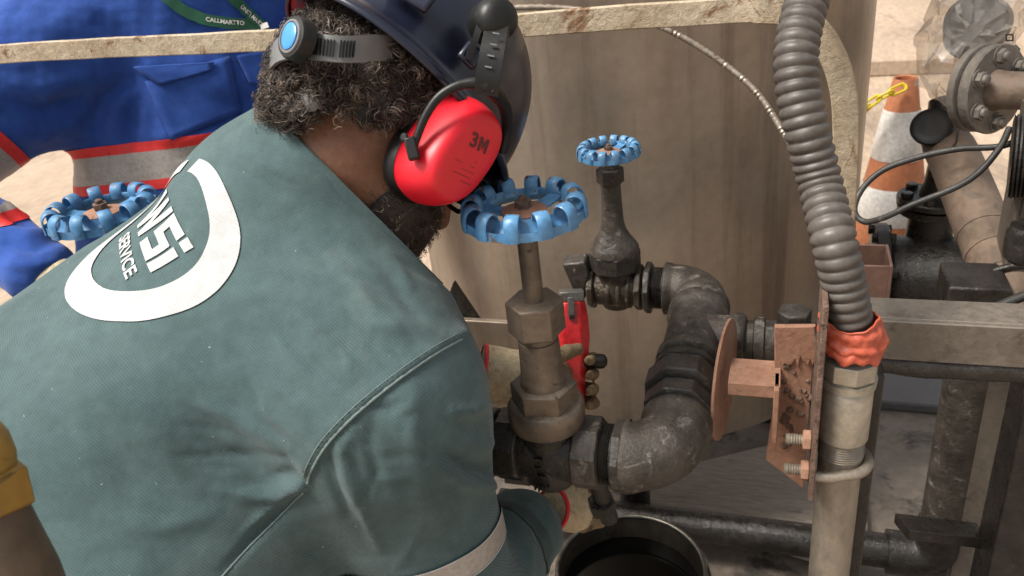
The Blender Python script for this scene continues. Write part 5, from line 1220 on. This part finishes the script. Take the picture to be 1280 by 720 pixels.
# red wrench held upright in the left glove ----------------------------------------------------
wr = thing('pipe_wrench', 'red wrench with grey jaw held upright behind the near valve', 'wrench', wr_bot)
def wp(a_, b_, c_): return wr_top+wax*a_+wside*b_+wl_*c_
mb = MB(); hw = [(0.004, .0185), (.03, .0225), (.06, .0240), (.09, .0210), (.13, .0150), (.20, .0125)]
vs_ = []
for a_, w in hw:
    for (b_, c_) in ((-1, -.55), (-.7, -.9), (.45, -.9), (1, -.2), (1, .7), (-.9, .7)): vs_.append(wp(a_, b_*w, c_*w*.9))
fs_ = [(6*i+j, 6*i+(j+1) % 6, 6*i+6+(j+1) % 6, 6*i+6+j) for i in range(len(hw)-1) for j in range(6)]+[tuple(range(6)), tuple(range(6*len(hw)-6, 6*len(hw)))]
mb.add(vs_, fs_); mb.build('handle', M['wrench_red'], wr, bevel=.0025)
mb = MB(); mb.box(wp(-.0035, -.001, 0), (.036, .024, .015), (wside, wl_, wax)); mb.box(wp(.010, -.003, -.0190), (.010, .006, .030), (wside, wl_, wax)); mb.build('jaw', M['steel'], wr, bevel=.0015)
mb = MB(); mb.box(wp(.0245, -.003, -.0195), (.0075, .005, .006), (wside, wl_, wax)); mb.build('slot', M['black_matte'], wr)
q = P(742, 451, 1.19); mb = MB(); mb.lathe(q-W([.03, 0, 0]), W([1, -.02, .05]), [(0, .009), (.03, .010), (.038, .0115), (.046, .0105), (.050, .006)], 20); mb.build('adjuster_knob', M['black_plastic'], wr)

# ---- worker in blue ------------------------------------------------------------------------
c0 = P(262, -75, 1.52); c1 = P(238, 120, 1.56); c2_ = P(232, 330, 1.66)
upb = nrm(c0-c2_); ltb = nrm(W([1, .03, .25])); ltb = nrm(ltb-upb*(ltb@upb)); fnb = np.cross(ltb, upb); fnb = fnb if fnb@W([0, 0, -1]) > 0 else -fnb
sR2, eR2, wR2 = P(60, 72, 1.46), P(-112, 228, 1.36), P(52, 338, 1.28)
sL2, eL2, wL2 = P(440, -30, 1.60), P(520, 130, 1.5), P(470, 220, 1.45)
def blue_fn(p_):
    d = sweep(p_, c2_, c0, ltb, fnb, [0, .3, .6, 1], [.205, .212, .22, .17], [.13, .135, .14, .10])
    d = smin(d, rcone(p_, c0-upb*.05, sR2, .09, .085), .08); d = smin(d, rcone(p_, c0-upb*.05, sL2, .09, .085), .08)
    d = smin(d, rcone(p_, sR2, eR2, .112, .080), .075); d = smin(d, rcone(p_, eR2, wR2, .066, .054), .012)
    d = smin(d, rcone(p_, sL2, eL2, .09, .07), .05); d = smin(d, rcone(p_, eL2, wL2, .07, .05), .03)
    return d
allp = np.array([c0, c2_, sR2, eR2, wR2, sL2, eL2, wL2]); bv2, bf2 = sdf_mesh(blue_fn, allp.min(0)-.22, allp.max(0)+.22, .006)
bn2 = sdf_normal(blue_fn, bv2); px2 = to_px(bv2); vd = bv2-CAM; vd /= np.linalg.norm(vd, axis=1)[:, None]; fc2 = np.clip(-(bn2*vd).sum(1)*4, 0, 1)
bv2 = bv2+bn2*(vnoise(bv2*6, 41, 4)*.006)[:, None]
for ln, wd, am in [([(0, 128), (60, 140), (115, 122)], 14, -.014), ([(0, 108), (60, 112), (120, 95)], 14, .010), ([(170, 95), (130, 125), (112, 165)], 12, -.014), ([(180, 100), (148, 135), (135, 180)], 10, .010), ([(175, 100), (165, 150), (160, 190)], 10, -.008), ([(190, 105), (200, 140), (215, 180)], 8, .006),
                   ([(0, 160), (50, 170), (100, 150)], 12, .008), ([(250, 120), (290, 130), (330, 120)], 12, -.006), ([(160, 165), (230, 175), (300, 160)], 9, .006), ([(20, 20), (50, 40), (70, 75)], 14, .008), ([(120, 15), (160, 50), (180, 85)], 14, -.006),
                   ([(0, 262), (30, 275), (62, 268)], 8, -.010), ([(0, 278), (35, 292), (68, 285)], 8, .009), ([(0, 300), (40, 312), (75, 300)], 8, -.009), ([(5, 245), (25, 255), (50, 250)], 7, .007), ([(10, 325), (45, 335), (78, 325)], 8, .007)]:
    bv2 = fold(bv2, bn2, px2, ln, wd, am, fc2)
w2 = thing('person', 'worker in royal blue coverall with red and silver bands behind the rail', 'person', (c2_[0], c2_[1], 0))
cov = mesh_obj('coverall', bv2, bf2, M['blue_cloth'], w2)
bvh2 = BVHTree.FromPolygons([tuple(q) for q in bv2], [tuple(q) for q in bf2.tolist()])
def on_blue(x, y, lift=.002):
    h = bvh2.ray_cast(Vector(CAM), Vector(nrm(Dr(x, y))), 4); return None if h[0] is None else np.array(h[0])+np.array(h[1])*lift
# red, silver, red bands round the chest and the sleeve
ctr = on_blue(180, 205); bax = nrm(upb+ltb*-.30)
torso_keep = lambda q: abs((q-c1)@ltb) < .24 and rcone(np.array([q], np.float32), sR2, eR2, .11, .085)[0] > .0
for nm, t0, t1, mt, of in (('silver_band', -.030, .022, 'silver', .0015), ('red_band', .022, .040, 'red_tape', .0018), ('red_band', -.048, -.030, 'red_tape', .0018)):
    slice_band(cov, nm, M[mt], w2, ctr, bax, t0, t1, of, torso_keep)
sax = nrm(eR2-sR2); sp0 = sR2+sax*.205
arm_keep = lambda q: rcone(np.array([q], np.float32), sR2, eR2, .11, .085)[0] < .004 and (q-sR2)@sax > .12
for nm, t0, t1, mt, of in (('silver_band', -.022, .022, 'silver', .0015), ('red_band', .022, .042, 'red_tape', .0018), ('red_band', -.042, -.022, 'red_tape', .0018)):
    slice_band(cov, nm, M[mt], w2, sp0, sax, t0, t1, of, arm_keep)
def patch(name, poly, mat, lift, parent, thick=.002, n=10):
    """cloth patch following the garment, given by its corners"""
    a_, b_, c_, d_ = [np.array(q, float) for q in poly]; vs_, fs_ = [], []
    for i in range(n+1):
        for j in range(n+1):
            q = (a_*(1-i/n)+b_*(i/n))*(1-j/n)+(d_*(1-i/n)+c_*(i/n))*(j/n); h = on_blue(q[0], q[1], lift); vs_.append(h if h is not None else P(q[0], q[1], 1.5))
    fs_ = [(i*(n+1)+j, (i+1)*(n+1)+j, (i+1)*(n+1)+j+1, i*(n+1)+j+1) for i in range(n) for j in range(n)]
    o = mesh_obj(name, vs_, fs_, mat, parent); m_ = o.modifiers.new('thick', 'SOLIDIFY'); m_.thickness = thick; m_.offset = 1; return o
patch('chest_pocket', [(182, 102), (286, 70), (302, 140), (214, 176)], M['blue_cloth'], .0015, w2, .003)
patch('pocket_flap', [(168, 84), (268, 78), (266, 88), (200, 106)], M['blue_cloth'], .006, w2, .003)
patch('chest_pocket', [(295, 70), (345, 60), (350, 110), (312, 105)], M['blue_cloth'], .0015, w2, .003)
# lanyard: two green straps meeting in a clip
def strap(name, line, w, lift):
    ln = spline([(x, y, 0) for x, y in line], 30); pts = [on_blue(q[0], q[1], lift) for q in ln]; pts = [q for q in pts if q is not None]
    return ribbon(name, pts, w, .0015, nrm(W([.3, 1, 0])) if name == 'strap' else nrm(W([1, .5, 0])), M['green'], lan), pts
lan = thing('lanyard', 'green lanyard with white lettering hanging on the blue coverall', 'lanyard', on_blue(290, 25))
s1_, p1_ = strap('strap', [(205, -6), (225, 10), (250, 22), (280, 29), (312, 32), (330, 36)], .020, .008)
s2_, p2_ = strap('strap_front', [(286, -6), (300, 8), (315, 22), (332, 40)], .018, .013)
s2_.name = 'strap'
def along(pts, up):
    pts = np.array(pts); L_ = np.concatenate([[0], np.cumsum(np.linalg.norm(np.diff(pts, axis=0), axis=1))])
    def fn(x, y):
        s = L_[-1]*.62+x; p_ = np.array([np.interp(s, L_, pts[:, k]) for k in range(3)]); pb = np.array([np.interp(s+.004, L_, pts[:, k]) for k in range(3)])-p_
        t_ = nrm(pb+1e-9); u_ = nrm(up-t_*(up@t_)); return p_+u_*y+W([0, 0, -1])*.0045
    return fn
text_on('lettering', 'CALLMARTTO', .0105, along(p1_, W([.1, 1, 0])), M['white'], s1_, .0002, 1.0)
text_on('lettering', 'UNITI MARTT', .0105, along(p2_, W([1, 1, 0])), M['white'], s2_, .0002, .85)
q = on_blue(329, 34, .018); mb = MB(); mb.box(q, (.014, .004, .010), (W([1, .3, 0]), W([0, 0, 1]), W([-.3, 1, 0]))); mb.box(q+W([-.004, -.013, 0]), (.012, .004, .009), (W([1, .3, 0]), W([0, 0, 1]), W([-.3, 1, 0]))); mb.build('clip', M['white'], lan)
# head, neck, trousers, boots of the second worker (mostly outside the picture)
h2 = c0+upb*.24+fnb*.05; hx2 = np.stack([fnb, ltb, upb])
def h2_fn(p_):
    d = ellip(p_, h2+upb*.03, hx2, (.098, .078, .105)); d = smin(d, ellip(p_, h2+fnb*.035-upb*.05, hx2, (.062, .056, .07)), .03)
    d = smin(d, rcone(p_, h2+fnb*.092+upb*.02, h2+fnb*.115-upb*.015, .009, .013), .012)
    for s_ in (-1, 1): d = smin(d, ellip(p_, h2+ltb*s_*.077, hx2, (.018, .008, .03)), .008)
    d = smin(d, rcone(p_, h2-upb*.06, c0-upb*.02, .056, .06), .03); return smin(d, ellip(p_, c0-upb*.06, hx2, (.085, .15, .06)), .05)
v, f_ = sdf_mesh(h2_fn, h2-.36, h2+.2, .006); mesh_obj('body', v, f_, M['skin'], w2)
def t2_fn(p_):
    d = ellip(p_, c2_-upb*.05, hx2, (.14, .185, .16))
    for s_ in (-1, 1):
        h_ = c2_+ltb*s_*.09-upb*.05; k_ = np.array([h_[0], h_[1]-.02, .48]); e_ = np.array([h_[0], h_[1]+.02, .10]); d = smin(d, rcone(p_, h_, k_, .105, .075), .05); d = smin(d, rcone(p_, k_, e_, .075, .062), .03)
    return d
v, f_ = sdf_mesh(t2_fn, np.array([c2_[0]-.4, c2_[1]-.35, -.02]), np.array([c2_[0]+.4, c2_[1]+.35, c2_[2]+.25]), .010); n_ = sdf_normal(t2_fn, v); mesh_obj('trousers', v+n_*(vnoise(v*7, 18, 3)*.006)[:, None], f_, M['blue_cloth'], w2)
for s_ in (-1, 1):
    h_ = c2_+ltb*s_*.09; boot(w2, np.array([h_[0], h_[1]+.02, .045]), fnb)
for wq, eq, sd_ in ((wR2, eR2, -1), (wL2, eL2, 1)):
    ax = nrm(wq-eq); pal = wq+ax*.06; kn_ = wq+ax*.11; e1 = nrm(np.cross(ax, UPZ)); e2 = np.cross(ax, e1)
    fg = [([kn_+e1*o_, kn_+e1*o_+ax*.03-e2*.006, kn_+e1*o_+ax*.05-e2*.026, kn_+e1*o_+ax*.045-e2*.044], .0095) for o_ in (-.027, -.009, .009, .027)]
    glove('glove', wq, pal, kn_, fg, ([pal+e1*.03, pal+e1*.05+ax*.02, pal+e1*.055+ax*.045], .0115), M['leather'], w2, None, .045)
